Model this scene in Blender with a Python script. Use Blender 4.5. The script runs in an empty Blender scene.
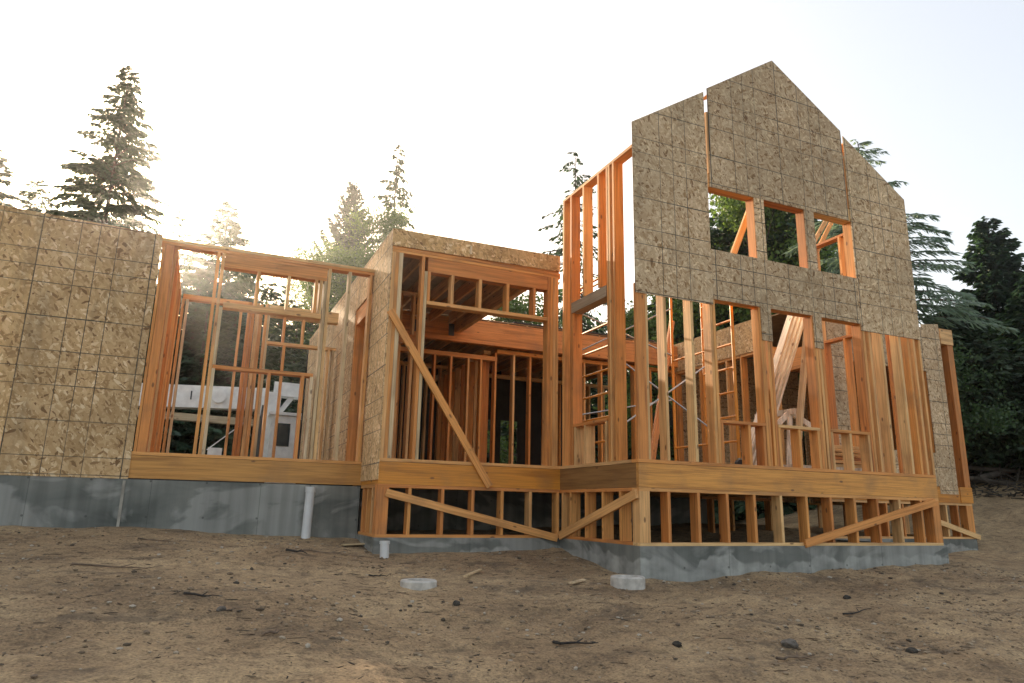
import bpy, bmesh, math, random
import numpy as np
from mathutils import Vector, Matrix, noise

rnd = random.Random(7)
scene = bpy.context.scene
C = scene.collection

# ------------------------------------------------------------------ materials
def new_mat(name):
    m = bpy.data.materials.new(name); m.use_nodes = True
    nt = m.node_tree; nt.nodes.clear()
    out = nt.nodes.new('ShaderNodeOutputMaterial')
    b = nt.nodes.new('ShaderNodeBsdfPrincipled')
    nt.links.new(b.outputs[0], out.inputs[0])
    b.inputs['Roughness'].default_value = 0.75
    return m, nt, b

def N(nt, t, **kw):
    n = nt.nodes.new(t)
    for k, v in kw.items():
        if k.startswith('i_'): n.inputs[k[2:].replace('_', ' ')].default_value = v
        else: setattr(n, k, v)
    return n

def ramp(nt, fac, stops):
    r = nt.nodes.new('ShaderNodeValToRGB')
    el = r.color_ramp.elements
    while len(el) < len(stops): el.new(0.5)
    for e, (p, c) in zip(el, stops):
        e.position = p; e.color = (c[0], c[1], c[2], 1)
    nt.links.new(fac, r.inputs[0])
    return r.outputs[0]

def mix(nt, fac, a, b, mode='MIX'):
    m = nt.nodes.new('ShaderNodeMix'); m.data_type = 'RGBA'; m.blend_type = mode
    for s, v in ((m.inputs[0], fac), (m.inputs[6], a), (m.inputs[7], b)):
        if hasattr(v, 'is_linked'): nt.links.new(v, s)
        elif isinstance(v, (int, float)): s.default_value = v
        else: s.default_value = (v[0], v[1], v[2], 1)
    return m.outputs[2]

def math_n(nt, op, a, b=None, c=None):
    m = nt.nodes.new('ShaderNodeMath'); m.operation = op
    for s, v in zip(m.inputs, (a, b, c)):
        if v is None: continue
        if hasattr(v, 'is_linked'): nt.links.new(v, s)
        else: s.default_value = v
    return m.outputs[0]

def obj_vec(nt, scale, rot=(0, 0, 0), rand=37.0):
    """object coordinates shifted by a per-object random amount, then stretched"""
    tc = nt.nodes.new('ShaderNodeTexCoord'); oi = nt.nodes.new('ShaderNodeObjectInfo')
    ad = nt.nodes.new('ShaderNodeVectorMath'); ad.operation = 'MULTIPLY_ADD'
    nt.links.new(oi.outputs['Random'], ad.inputs[0])
    ad.inputs[1].default_value = (rand, rand * 1.7, rand * 2.3)
    nt.links.new(tc.outputs['Object'], ad.inputs[2])
    v = ad.outputs[0]
    if any(rot):
        r = nt.nodes.new('ShaderNodeVectorRotate'); r.rotation_type = 'EULER_XYZ'
        r.inputs['Rotation'].default_value = rot
        nt.links.new(v, r.inputs['Vector']); v = r.outputs[0]
    mp = nt.nodes.new('ShaderNodeVectorMath'); mp.operation = 'MULTIPLY'
    mp.inputs[1].default_value = scale
    nt.links.new(v, mp.inputs[0])
    return mp.outputs[0], tc, oi

def wood(name, axis, tones=None, rough=0.7):
    m, nt, b = new_mat(name)
    tones = tones or [(0.66, 0.25, 0.068), (0.76, 0.345, 0.10), (0.76, 0.44, 0.19)]
    sc = [16, 16, 16]; sc[axis] = 0.9
    v, tc, oi = obj_vec(nt, sc)
    n1 = N(nt, 'ShaderNodeTexNoise', i_Scale=1.0, i_Detail=5.0, i_Roughness=0.6, i_Distortion=0.6)
    nt.links.new(v, n1.inputs['Vector'])
    sc2 = [75, 75, 75]; sc2[axis] = 2.0
    v2, _, _ = obj_vec(nt, sc2)
    n2 = N(nt, 'ShaderNodeTexNoise', i_Scale=1.0, i_Detail=2.0)
    nt.links.new(v2, n2.inputs['Vector'])
    base = ramp(nt, oi.outputs['Random'], [(0.0, [c * .8 for c in tones[0]]), (0.12, tones[0]), (0.5, tones[1]), (0.8, tones[2]), (1.0, [min(.8, c * 1.12 + .03) for c in tones[2]])])
    g = ramp(nt, n1.outputs[0], [(0.3, (0.62, 0.55, 0.50)), (0.5, (1, 1, 1)), (0.72, (1.12, 1.12, 1.1))])
    c = mix(nt, 1.0, base, g, 'MULTIPLY')
    g2 = ramp(nt, n2.outputs[0], [(0.35, (0.8, 0.74, 0.68)), (0.6, (1.05, 1.05, 1.05))])
    c = mix(nt, 0.8, c, g2, 'MULTIPLY')
    # knots
    sk = [7.5, 7.5, 7.5]; sk[axis] = 3.4
    v3, _, _ = obj_vec(nt, sk, rand=11.0)
    vo = N(nt, 'ShaderNodeTexVoronoi', i_Scale=1.0)
    nt.links.new(v3, vo.inputs['Vector'])
    k = ramp(nt, vo.outputs['Distance'], [(0.07, (1, 1, 1)), (0.13, (0, 0, 0))])
    c = mix(nt, math_n(nt, 'MULTIPLY', k, 0.75), c, (0.10, 0.035, 0.012))
    # handling dirt and water stain in large soft patches
    v4, _, _ = obj_vec(nt, (2.2, 2.2, 2.2), rand=19.0)
    n4 = N(nt, 'ShaderNodeTexNoise', i_Scale=1.0, i_Detail=4.0)
    nt.links.new(v4, n4.inputs['Vector'])
    d = ramp(nt, n4.outputs[0], [(0.52, (0, 0, 0)), (0.75, (1, 1, 1))])
    c = mix(nt, math_n(nt, 'MULTIPLY', d, 0.45), c, (0.22, 0.12, 0.06))
    nt.links.new(c, b.inputs['Base Color'])
    b.inputs['Roughness'].default_value = rough
    bp = N(nt, 'ShaderNodeBump', i_Strength=0.25, i_Distance=0.003)
    nt.links.new(n2.outputs[0], bp.inputs['Height']); nt.links.new(bp.outputs[0], b.inputs['Normal'])
    return m

def osb(name, axis, tone=1.0, lines=True, warm=0.0, lines_w=0.006, fs=1.0):
    """strand board: flakes lying in the plane spanned by `axis` (0=x or 1=y) and z"""
    m, nt, b = new_mat(name)
    cols = []
    heights = []
    for ang, sc, rd in ((0.35, 1.0, 5.0), (-0.75, 1.15, 9.0), (1.35, 0.9, 13.0), (2.1, 1.3, 17.0)):
        if axis == 0: rot, s = (0, ang, 0), (15 * sc * fs, 3, 40 * sc * fs)
        else: rot, s = (ang, 0, 0), (3, 15 * sc, 40 * sc)
        v, tc, oi = obj_vec(nt, s, rot, rd)
        nz = N(nt, 'ShaderNodeTexNoise', i_Scale=0.5, i_Detail=2.0)
        nt.links.new(v, nz.inputs['Vector'])
        vv = mix(nt, 0.06, v, nz.outputs['Color'])
        a = nt.nodes.new('ShaderNodeVectorMath'); a.operation = 'ADD'
        sca = nt.nodes.new('ShaderNodeVectorMath'); sca.operation = 'SCALE'; sca.inputs['Scale'].default_value = 0.9
        nt.links.new(nz.outputs['Color'], sca.inputs[0]); nt.links.new(v, a.inputs[0]); nt.links.new(sca.outputs[0], a.inputs[1])
        vo = N(nt, 'ShaderNodeTexVoronoi', i_Scale=1.0); nt.links.new(a.outputs[0], vo.inputs['Vector'])
        sp = nt.nodes.new('ShaderNodeSeparateColor'); nt.links.new(vo.outputs['Color'], sp.inputs[0])
        cols.append((sp.outputs[0], sp.outputs[1]))
    # a flake of the layer with the largest random height shows
    f1 = math_n(nt, 'GREATER_THAN', cols[0][1], cols[1][1])
    c01 = mix(nt, f1, cols[1][0], cols[0][0])
    f2 = math_n(nt, 'GREATER_THAN', cols[2][1], cols[3][1])
    c23 = mix(nt, f2, cols[3][0], cols[2][0])
    f3 = math_n(nt, 'GREATER_THAN', math_n(nt, 'MAXIMUM', cols[0][1], cols[1][1]), math_n(nt, 'MAXIMUM', cols[2][1], cols[3][1]))
    cc = mix(nt, f3, c23, c01)
    t = tone * 1.4
    col = ramp(nt, cc, [(0.0, (0.15 * t, 0.075 * t, 0.03 * t)), (0.07, (0.27 * t, 0.158 * t, 0.07 * t)), (0.25, (0.37 * t, (0.25 - .03 * warm) * t, (0.145 - .06 * warm) * t)), (0.6, (0.43 * t, (0.305 - .04 * warm) * t, (0.185 - .07 * warm) * t)),
                         (0.85, (0.48 * t, (0.36 - .05 * warm) * t, (0.235 - .09 * warm) * t)), (1.0, (0.60 * t, 0.46 * t, 0.29 * t))])
    vL, tc, oi = obj_vec(nt, (1.1, 1.1, 1.1))
    nl = N(nt, 'ShaderNodeTexNoise', i_Scale=1.0, i_Detail=4.0); nt.links.new(vL, nl.inputs['Vector'])
    g = ramp(nt, nl.outputs[0], [(0.3, (0.80, 0.80, 0.78)), (0.7, (1.1, 1.1, 1.1))])
    col = mix(nt, 1.0, col, g, 'MULTIPLY')
    pt = ramp(nt, oi.outputs['Random'], [(0, (.84, .83, .82)), (.5, (1, 1, 1)), (1, (1.12, 1.09, 1.04))])
    col = mix(nt, 1.0, col, pt, 'MULTIPLY')
    vS, _, _ = obj_vec(nt, (2.6, 2.6, .7), rand=21.0)
    ns = N(nt, 'ShaderNodeTexNoise', i_Scale=1.0, i_Detail=7.0, i_Roughness=.65); nt.links.new(vS, ns.inputs['Vector'])
    col = mix(nt, ramp(nt, ns.outputs[0], [(.54, (0, 0, 0)), (.66, (.38,) * 3)]), col, (.17, .125, .075))
    if lines:
        sx = nt.nodes.new('ShaderNodeSeparateXYZ'); nt.links.new(tc.outputs['Object'], sx.inputs[0])
        wob = N(nt, 'ShaderNodeTexNoise', i_Scale=3.0); nt.links.new(tc.outputs['Object'], wob.inputs['Vector'])
        tot = None
        for ch in (axis, 2):
            u = math_n(nt, 'ADD', sx.outputs[ch], math_n(nt, 'MULTIPLY', wob.outputs[0], 0.006))
            fr = math_n(nt, 'MODULO', math_n(nt, 'ADD', u, 12.0), 1.2)
            for L in (0.0, 0.4, 0.6, 0.8, 1.2):
                d = math_n(nt, 'ABSOLUTE', math_n(nt, 'SUBTRACT', fr, L))
                q = math_n(nt, 'LESS_THAN', d, (0.0068 if L in (0.0, 1.2) else 0.0048) * lines_w / 0.006)
                tot = q if tot is None else math_n(nt, 'MAXIMUM', tot, q)
        fade = ramp(nt, nl.outputs[0], [(0.3, (0.45,) * 3), (0.6, (0.95,) * 3)])
        col = mix(nt, math_n(nt, 'MULTIPLY', tot, fade), col, (0.035, 0.036, 0.03))
    nt.links.new(col, b.inputs['Base Color'])
    b.inputs['Roughness'].default_value = 0.8
    bp = N(nt, 'ShaderNodeBump', i_Strength=0.3, i_Distance=0.003)
    nt.links.new(cc, bp.inputs['Height']); nt.links.new(bp.outputs[0], b.inputs['Normal'])
    return m

def plain(name, col, rough=0.6, metal=0.0, var=0.15, scale=6.0):
    m, nt, b = new_mat(name)
    v, tc, oi = obj_vec(nt, (scale,) * 3)
    n = N(nt, 'ShaderNodeTexNoise', i_Scale=1.0, i_Detail=5.0); nt.links.new(v, n.inputs['Vector'])
    lo = [c * (1 - var * 2) for c in col]; hi = [min(1, c * (1 + var)) for c in col]
    nt.links.new(ramp(nt, n.outputs[0], [(0.3, lo), (0.65, hi)]), b.inputs['Base Color'])
    b.inputs['Roughness'].default_value = rough; b.inputs['Metallic'].default_value = metal
    return m

def concrete_mat():
    m, nt, b = new_mat('foundation_concrete')
    tc = nt.nodes.new('ShaderNodeTexCoord')
    def nz(sc, detail=5.0, dist=0.0):
        mp = nt.nodes.new('ShaderNodeVectorMath'); mp.operation = 'MULTIPLY'; mp.inputs[1].default_value = sc
        nt.links.new(tc.outputs['Object'], mp.inputs[0])
        n = N(nt, 'ShaderNodeTexNoise', i_Scale=1.0, i_Detail=detail, i_Distortion=dist); nt.links.new(mp.outputs[0], n.inputs['Vector'])
        return n.outputs[0]
    a = nz((1.1, 1.1, 2.6), 6, 0.5)
    c = ramp(nt, a, [(0.3, (0.085, 0.095, 0.085)), (0.5, (0.15, 0.16, 0.145)), (0.7, (0.22, 0.225, 0.20))])
    # efflorescence: pale band with a wavy top in the lower part of the wall
    sx = nt.nodes.new('ShaderNodeSeparateXYZ'); nt.links.new(tc.outputs['Object'], sx.inputs[0])
    w = nz((2.1, 2.1, 0.4), 3, 0.3)
    lim = math_n(nt, 'ADD', math_n(nt, 'MULTIPLY', w, 0.5), -0.76)
    d = math_n(nt, 'SUBTRACT', lim, sx.outputs[2])
    band = ramp(nt, d, [(0.0, (0, 0, 0)), (0.025, (0.8,) * 3), (0.3, (0.7,) * 3)])
    p = nz((5, 5, 7), 6)
    pm = ramp(nt, p, [(0.35, (0.25,) * 3), (0.65, (1, 1, 1))])
    c = mix(nt, math_n(nt, 'MULTIPLY', band, pm), c, (0.44, 0.445, 0.41))
    q = nz((0.9, 0.9, 1.7), 7, 1.2)
    c = mix(nt, ramp(nt, q, [(0.5, (0, 0, 0)), (0.56, (0.65,) * 3)]), c, (0.33, 0.335, 0.31))
    # run-down streaks
    s = nz((9, 9, 0.5), 3)
    c = mix(nt, 0.7, c, ramp(nt, s, [(0.35, (0.7,) * 3), (0.6, (1.06,) * 3)]), 'MULTIPLY')
    for period, ch, wd, st in ((1.22, 0, .004, .45),):
        fr = math_n(nt, 'MODULO', math_n(nt, 'ADD', sx.outputs[ch], 24.9), period)
        c = mix(nt, math_n(nt, 'MULTIPLY', math_n(nt, 'LESS_THAN', fr, wd * 2), st), c, (.05, .055, .05))
    fx = math_n(nt, 'SUBTRACT', math_n(nt, 'MODULO', math_n(nt, 'ADD', sx.outputs[0], 24.6), .61), .3)
    fz = math_n(nt, 'SUBTRACT', math_n(nt, 'MODULO', math_n(nt, 'ADD', sx.outputs[2], 12.28), .41), .2)
    rr = math_n(nt, 'SQRT', math_n(nt, 'ADD', math_n(nt, 'MULTIPLY', fx, fx), math_n(nt, 'MULTIPLY', fz, fz)))
    c = mix(nt, math_n(nt, 'MULTIPLY', math_n(nt, 'LESS_THAN', rr, .013), .6), c, (.045, .045, .04))
    nt.links.new(c, b.inputs['Base Color']); b.inputs['Roughness'].default_value = 0.85
    bp = N(nt, 'ShaderNodeBump', i_Strength=0.3, i_Distance=0.01); nt.links.new(p, bp.inputs['Height']); nt.links.new(bp.outputs[0], b.inputs['Normal'])
    return m

def ground_mat():
    m, nt, b = new_mat('dirt')
    tc = nt.nodes.new('ShaderNodeTexCoord')
    def nz(sc, detail=8.0, rough=0.6, dist=0.0):
        mp = nt.nodes.new('ShaderNodeVectorMath'); mp.operation = 'MULTIPLY'; mp.inputs[1].default_value = sc
        nt.links.new(tc.outputs['Object'], mp.inputs[0])
        n = N(nt, 'ShaderNodeTexNoise', i_Scale=1.0, i_Detail=detail, i_Roughness=rough, i_Distortion=dist)
        nt.links.new(mp.outputs[0], n.inputs['Vector']); return n.outputs[0]
    a = nz((0.7, 0.9, 1), 8, 0.62, 0.4)
    c = ramp(nt, a, [(0.30, (0.20, 0.13, 0.072)), (0.45, (0.33, 0.222, 0.122)), (0.58, (0.43, 0.30, 0.168)), (0.75, (0.56, 0.41, 0.235))])
    f = nz((9, 11, 9), 6, 0.7)
    c = mix(nt, 1.0, c, ramp(nt, f, [(0.33, (0.55, 0.53, 0.52)), (0.5, (1, 1, 1)), (0.7, (1.2, 1.18, 1.15))]), 'MULTIPLY')
    g = nz((55, 55, 55), 3, 0.6)
    c = mix(nt, 0.8, c, ramp(nt, g, [(0.3, (0.42,) * 3), (0.5, (1, 1, 1)), (0.72, (1.4,) * 3)]), 'MULTIPLY')
    dk = nz((1.6, 2.4, 2), 6, 0.7, 0.8)
    c = mix(nt, ramp(nt, dk, [(0.54, (0, 0, 0)), (0.66, (0.62,) * 3)]), c, (0.09, 0.065, 0.045))
    # grassy strip where the clearing ends
    sx = nt.nodes.new('ShaderNodeSeparateXYZ'); nt.links.new(tc.outputs['Object'], sx.inputs[0])
    r = math_n(nt, 'SQRT', math_n(nt, 'ADD', math_n(nt, 'MULTIPLY', sx.outputs[0], sx.outputs[0]), math_n(nt, 'MULTIPLY', sx.outputs[1], sx.outputs[1])))
    r = math_n(nt, 'ADD', r, math_n(nt, 'MULTIPLY', nz((0.5, 0.5, 0.5), 4), 6.0))
    c = mix(nt, ramp(nt, math_n(nt, 'MULTIPLY', r, 0.01), [(0.262, (0, 0, 0)), (0.285, (1, 1, 1))]), c, (0.05, 0.075, 0.025))
    nt.links.new(c, b.inputs['Base Color']); b.inputs['Roughness'].default_value = 0.95
    h = math_n(nt, 'ADD', math_n(nt, 'MULTIPLY', f, 1.0), math_n(nt, 'MULTIPLY', g, 0.35))
    bp = N(nt, 'ShaderNodeBump', i_Strength=1.0, i_Distance=0.045); nt.links.new(h, bp.inputs['Height']); nt.links.new(bp.outputs[0], b.inputs['Normal'])
    return m

def foliage(name, dark, light, trans=0.25):
    m, nt, b = new_mat(name)
    g = nt.nodes.new('ShaderNodeNewGeometry')
    tc = nt.nodes.new('ShaderNodeTexCoord')
    n = N(nt, 'ShaderNodeTexNoise', i_Scale=0.6, i_Detail=3.0); nt.links.new(tc.outputs['Object'], n.inputs['Vector'])
    f = math_n(nt, 'ADD', math_n(nt, 'MULTIPLY', g.outputs['Random Per Island'], 0.5), math_n(nt, 'MULTIPLY', n.outputs[0], 0.6))
    col = ramp(nt, f, [(0.2, dark), (0.85, light)])
    nt.links.new(col, b.inputs['Base Color']); b.inputs['Roughness'].default_value = 0.6
    out = [x for x in nt.nodes if x.type == 'OUTPUT_MATERIAL'][0]
    tr = nt.nodes.new('ShaderNodeBsdfTranslucent'); nt.links.new(mix(nt, 0.5, col, (light[0] * 1.3, light[1] * 1.5, light[2])), tr.inputs[0])
    ms = nt.nodes.new('ShaderNodeMixShader'); ms.inputs[0].default_value = trans
    nt.links.new(b.outputs[0], ms.inputs[1]); nt.links.new(tr.outputs[0], ms.inputs[2]); nt.links.new(ms.outputs[0], out.inputs[0])
    return m

WX, WY, WZ = wood('fir_along_x', 0), wood('fir_along_y', 1), wood('fir_upright', 2)
RIM_T = [(0.62, 0.24, 0.03), (0.66, 0.265, 0.038), (0.64, 0.275, 0.045)]
RX, RY = wood('rim_along_x', 0, RIM_T, 0.55), wood('rim_along_y', 1, RIM_T, 0.55)
GREY_T = [(0.24, 0.17, 0.11), (0.27, 0.20, 0.13), (0.30, 0.21, 0.13)]
GY = wood('weathered_along_y', 1, GREY_T)
PALE_T = [(0.62, 0.47, 0.27), (0.66, 0.50, 0.30), (0.70, 0.55, 0.36)]
PX, PY, PZ = wood('pale_along_x', 0, PALE_T), wood('pale_along_y', 1, PALE_T), wood('pale_upright', 2, PALE_T)
OSBX = osb('strand_board_front', 0)
OSBL = osb('strand_board_left', 0, 1.0, True, 0.6, .006, .85)
OSBX2 = osb('strand_board_front_far', 0, 0.95)
OSBY = osb('strand_board_side', 1, 1.05, True, 0.6)
OSBXn = osb('strand_board_band', 0, 0.95, False, 0.8)
OSBYn = osb('strand_board_side_band', 1, 1.0, False, 0.8)
DECK = plain('deck_sheathing', (0.30, 0.20, 0.11), 0.8)
CONC = concrete_mat()
GROUND = ground_mat()
BARK = plain('bark', (0.10, 0.075, 0.055), 0.95, 0, 0.3, 9.0)

# ------------------------------------------------------------------ building helpers
def tag(o, label=None, cat=None, group=None, kind=None):
    if label: o['label'] = label
    if cat: o['category'] = cat
    if group: o['group'] = group
    if kind: o['kind'] = kind
    return o

def empty(name, loc, label, cat, group=None):
    o = bpy.data.objects.new(name, None); C.objects.link(o); o.location = loc
    bpy.context.view_layer.update()
    return tag(o, label, cat, group)

def link(name, me, mat, parent=None, loc=(0, 0, 0)):
    if mat is not None and not me.materials: me.materials.append(mat)
    o = bpy.data.objects.new(name, me); C.objects.link(o)
    p = Vector(loc)
    if parent is not None:
        o.parent = parent
        w = parent; off = Vector((0, 0, 0))
        while w is not None: off += w.location; w = w.parent
        p = p - off
    o.location = p
    return o

def box_verts(x0, x1, y0, y1, z0, z1):
    return [(x, y, z) for x in (x0, x1) for y in (y0, y1) for z in (z0, z1)]
BF = [(0, 1, 3, 2), (4, 6, 7, 5), (0, 4, 5, 1), (2, 3, 7, 6), (0, 2, 6, 4), (1, 5, 7, 3)]

def mesh(name, verts, faces):
    me = bpy.data.meshes.new(name); me.from_pydata([tuple(v) for v in verts], [], faces); me.update(); return me

class MB:
    """collects boxes and boards into one mesh"""
    def __init__(self): self.v, self.f = [], []
    def box(self, x0, x1, y0, y1, z0, z1):
        n = len(self.v); self.v += box_verts(x0, x1, y0, y1, z0, z1); self.f += [tuple(i + n for i in q) for q in BF]; return self
    def board(self, a, b, w, t, side=(0, 1, 0)):
        """board from a to b, width w across, thickness t along `side`"""
        a, b = Vector(a), Vector(b); d = (b - a).normalized(); s = Vector(side); s = (s - d * s.dot(d)).normalized(); u = d.cross(s)
        n = len(self.v)
        for p in (a, b):
            for i in (-.5, .5):
                for j in (-.5, .5): self.v.append(tuple(p + u * w * i + s * t * j))
        self.f += [tuple(i + n for i in q) for q in BF]; return self
    def tube(self, a, b, r, r2=None, n=10):
        a, b = Vector(a), Vector(b); d = (b - a).normalized(); r2 = r if r2 is None else r2
        s = d.orthogonal().normalized(); u = d.cross(s); k = len(self.v)
        for p, rr in ((a, r), (b, r2)):
            for i in range(n):
                t = 2 * math.pi * i / n; self.v.append(tuple(p + (s * math.cos(t) + u * math.sin(t)) * rr))
        self.f += [(k + i, k + (i + 1) % n, k + n + (i + 1) % n, k + n + i) for i in range(n)]
        self.f += [tuple(k + i for i in reversed(range(n))), tuple(k + n + i for i in range(n))]; return self
    def build(self, name, mat, parent=None, origin=None):
        V = np.array(self.v, float); o = V.mean(0) if origin is None else np.array(origin)
        return link(name, mesh(name, V - o, self.f), mat, parent, tuple(o))

def board_obj(name, a, b, w, t, side, mat, parent=None):
    a, b = Vector(a), Vector(b); d = (b - a).normalized(); s_ = Vector(side); s_ = (s_ - d * s_.dot(d)).normalized(); u = d.cross(s_); L = (b - a).length
    o = MB().box(-L / 2, L / 2, -t / 2, t / 2, -w / 2, w / 2).build(name, mat, parent, (0, 0, 0))
    o.location = (a + b) / 2 - (parent.location if parent else Vector((0, 0, 0)))
    o.rotation_euler = Matrix((d, s_, u)).transposed().to_euler(); return o

S = 0.038; D = 0.14
def stud(par, x, y, z0, z1, kind='stud', along='x', w=S, d=D, mat=None):
    """upright member; along='x' : wall runs along x, so the 1.5 inch edge faces front"""
    j = rnd.uniform(-.002, .002)
    if along == 'x': m = MB().box(x, x + w, y + j, y + d + j, z0, z1)
    else: m = MB().box(x + j, x + d + j, y, y + w, z0, z1)
    return m.build(kind, mat or WZ, par)

def bar(par, name, x0, x1, y0, y1, z0, z1, mat): return MB().box(x0, x1, y0, y1, z0, z1).build(name, mat, par)

def panel(par, outline, y, t, mat, origin, axis=0, name='sheathing_panel', holes=()):
    """sheathing cut to an outline in the wall plane (u,z), extruded by t; axis 0: u=x, 1: u=y"""
    bm = bmesh.new()
    def P(u, z, dd): return (u, y + dd, z) if axis == 0 else (y + dd, u, z)
    f = [bm.verts.new(P(u, z, 0)) for u, z in outline]; b = [bm.verts.new(P(u, z, t)) for u, z in outline]
    bm.faces.new(f); bm.faces.new(list(reversed(b)))
    n = len(outline)
    for i in range(n): bm.faces.new((f[i], b[i], b[(i + 1) % n], f[(i + 1) % n]))
    bmesh.ops.recalc_face_normals(bm, faces=bm.faces)
    o = Vector(P(origin[0], origin[1], 0))
    bmesh.ops.translate(bm, vec=-o, verts=bm.verts)
    me = bpy.data.meshes.new(name); bm.to_mesh(me); bm.free()
    return link(name, me, mat, par, tuple(o))

# ------------------------------------------------------------------ ground
HX = ([-8, -2, 0, 2, 4.4, 9.2, 10.5, 12, 14, 20], [.1, .1, .08, -.04, 0, .13, .0, -.1, -.1, 0])
def sstep(a, b, x): t = min(1, max(0, (x - a) / (b - a))); return t * t * (3 - 2 * t)
def ground_z(x, y):
    hx = float(np.interp(x, *HX)); yy = min(y, 10.0)
    z = -.72 + .11 * (yy - 6.6) + hx
    u = x * 0.85 + y * 0.53           # toward the bank right-rear
    v = x - 1.05 * y
    z += sstep(15, 27, u) * 2.0 * sstep(-6, 3, v)
    z += sstep(30, 90, math.hypot(x, y)) * 0.5
    return z
def ground_d(x, y):
    z = ground_z(x, y)
    p = Vector((x, y, 0))
    r = math.hypot(x, y)
    if r < 45:
        a = .05 * noise.noise(p * 0.9) + .022 * noise.noise(Vector((x * .35 + y * .2, y * 2.2 - x * .3, 3))) + .035 * noise.noise(p * 2.3 + Vector((5, 1, 0))) + .016 * noise.noise(p * 6) + .008 * noise.noise(p * 15)
        if y > 6.0 and x < 4.3: a *= 0.6
        z += a
    return z
def axis_pts(lo, hi, step, far):
    a = list(np.arange(lo, hi + 1e-6, step)); s = step; x = hi; up = []
    while x < far: s *= 1.18; x += s; up.append(x)
    s = step; x = lo; dn = []
    while x > -far: s *= 1.18; x -= s; dn.append(x)
    return list(reversed(dn)) + a + up
gx, gy = axis_pts(-3.5, 11.5, 0.055, 420), axis_pts(2.4, 9.6, 0.05, 420)
gv = [(x, y, ground_d(x, y)) for y in gy for x in gx]
nx = len(gx)
gf = [(j * nx + i, j * nx + i + 1, (j + 1) * nx + i + 1, (j + 1) * nx + i) for j in range(len(gy) - 1) for i in range(nx - 1)]
go = link('ground', mesh('ground', gv, gf), GROUND); tag(go, kind='structure')
go.data.polygons.foreach_set('use_smooth', [True] * len(go.data.polygons))

# ------------------------------------------------------------------ the house
ZS, ZR0, ZR1, ZF, ZP = -.37, .25, .503, .52, .558
YE, XD, XE, YC, XB, YA, YB = 6.6, 4.42, 9.24, 8.465, 1.97, 9.42, 12.0
house = empty('unfinished_house', (4.4, 9.0, -0.6), 'unfinished timber framed house of open studs and strand board standing on a concrete foundation', 'house')

# foundation
fo = MB()
def wallx(x0, x1, y, top): fo.box(x0, x1, y, y + .2, -1.4, top)
def wally(x, y0, y1, top): fo.box(x, x + .2, y0, y1, -1.4, top)
wallx(XD - .012, XE + .05, YE - .012, ZS)
wally(XD - .0121, YE + .188, YC - .012, ZS); wallx(XB - .012, XD + .1879, YC - .0119, ZS)
wally(XB - .0122, YC + .188, YA + .2, ZS)
wallx(-5.5, XB - .0123, YA - .008, .235)
wally(XE - .15, YE + .19, 8.59, ZS); wallx(XE - .149, 12.93, 8.592, ZS); wally(12.729, 8.793, 12.5, ZS)
fo.box(-5.3, XB - .3, 12.0, 12.2, -1.4, .235); fo.box(XB, 9.0, 16.4, 16.6, -1.4, .235)
fo.box(XB + .05, XB + .25, YA + .21, 16.39, -1.4, .235)
fnd = fo.build('foundation', CONC, house, (0, 0, 0))
MB().box(-.80, -.77, YA - .022, YA - .009, -.42, .22).build('joint_strip', plain('joint_strip', (.34, .32, .27), .8), fnd)
SHADE_SHEET = MB().box(XD + .2, XE - .2, YE + .2, 12, -.50, -.49).box(XB + .2, XD + .19, YC + .2, 12, -.50, -.49).build('crawl_shade_sheet', plain('crawl_shade_black', (.012, .012, .013), .5), fnd)  # black sheet added over the soil so the crawl space reads as deep shade
MB().box(XB + .3, 8.9, 11.0, 11.15, -.7, ZR1 - .03).build('crawl_light_block', CONC, fnd)  # wall added to keep light from showing through the crawl space
CP = plain('crawl_dirt', (.07, .055, .04), .95)

# floor platform: deck, rims
dk = MB().box(XD + .05, XE - .05, YE + .05, 12.0, ZR1 - .02, ZF)
dk.box(XB + .05, XD + .05, YC + .05, 16.4, ZR1 - .02, ZF).box(-5.4, XB + .05, YA + .05, 12.2, ZR1 - .02, ZF).box(XD + .05, 9.2, 12.0, 16.4, ZR1 - .02, ZF)
dk.box(XE - .05, 12.9, 8.66, 12.4, ZR1 - .02, ZF)
dk.build('floor_deck', DECK, house)
bar(house, 'rim_board', XD, XE, YE, YE + .05, ZR0, ZR1 + .012, RX)
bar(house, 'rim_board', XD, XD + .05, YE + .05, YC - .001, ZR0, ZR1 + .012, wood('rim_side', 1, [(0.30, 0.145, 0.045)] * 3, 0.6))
bar(house, 'rim_board', XB, XD + .002, YC, YC + .05, ZR0, ZR1 + .012, RX)
bar(house, 'rim_board', XB, XB + .05, YC + .05, YA - .001, ZR0, ZR1 + .012, RY)
bar(house, 'rim_board', -.76, XB - .002, YA, YA + .05, ZR0, ZR1 + .012, wood('rim_back', 0, [(0.56, 0.27, 0.07)] * 3, 0.6))
bar(house, 'rim_board', 12.62, 12.95, 8.58, 8.64, ZR0 + .0, ZR1 + .03, RX)
bar(house, 'rim_board', XE + .01, 12.62, 8.59, 8.64, ZR0, ZR1 + .012, RX)
# floor joists under the deck
jm = MB()
for i in range(10): jm.box(XD + .4 * i + .5, XD + .4 * i + .54, YE + .06, 12, ZR0, ZR1 - .021)
for i in range(5): jm.box(XB + .4 * i + .4, XB + .4 * i + .44, YC + .06, 12, ZR0, ZR1 - .021)
jm.build('floor_joist', WY, house)['kind'] = 'stuff'

def wall_base(par_name, m_boxes, mat):
    w = bpy.data.objects.new(par_name, None); C.objects.link(w); w.parent = house
    if par_name == 'roof_deck': bpy.data.objects.remove(w); return MB().box(*m_boxes[0]).build(par_name, mat, house)
    for b in m_boxes: MB().box(*b).build('plate', mat, w)
    w.location = Vector((m_boxes[0][0], m_boxes[0][2], m_boxes[0][4])) - house.location
    for c in w.children: c.location -= w.location
    return w

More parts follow.
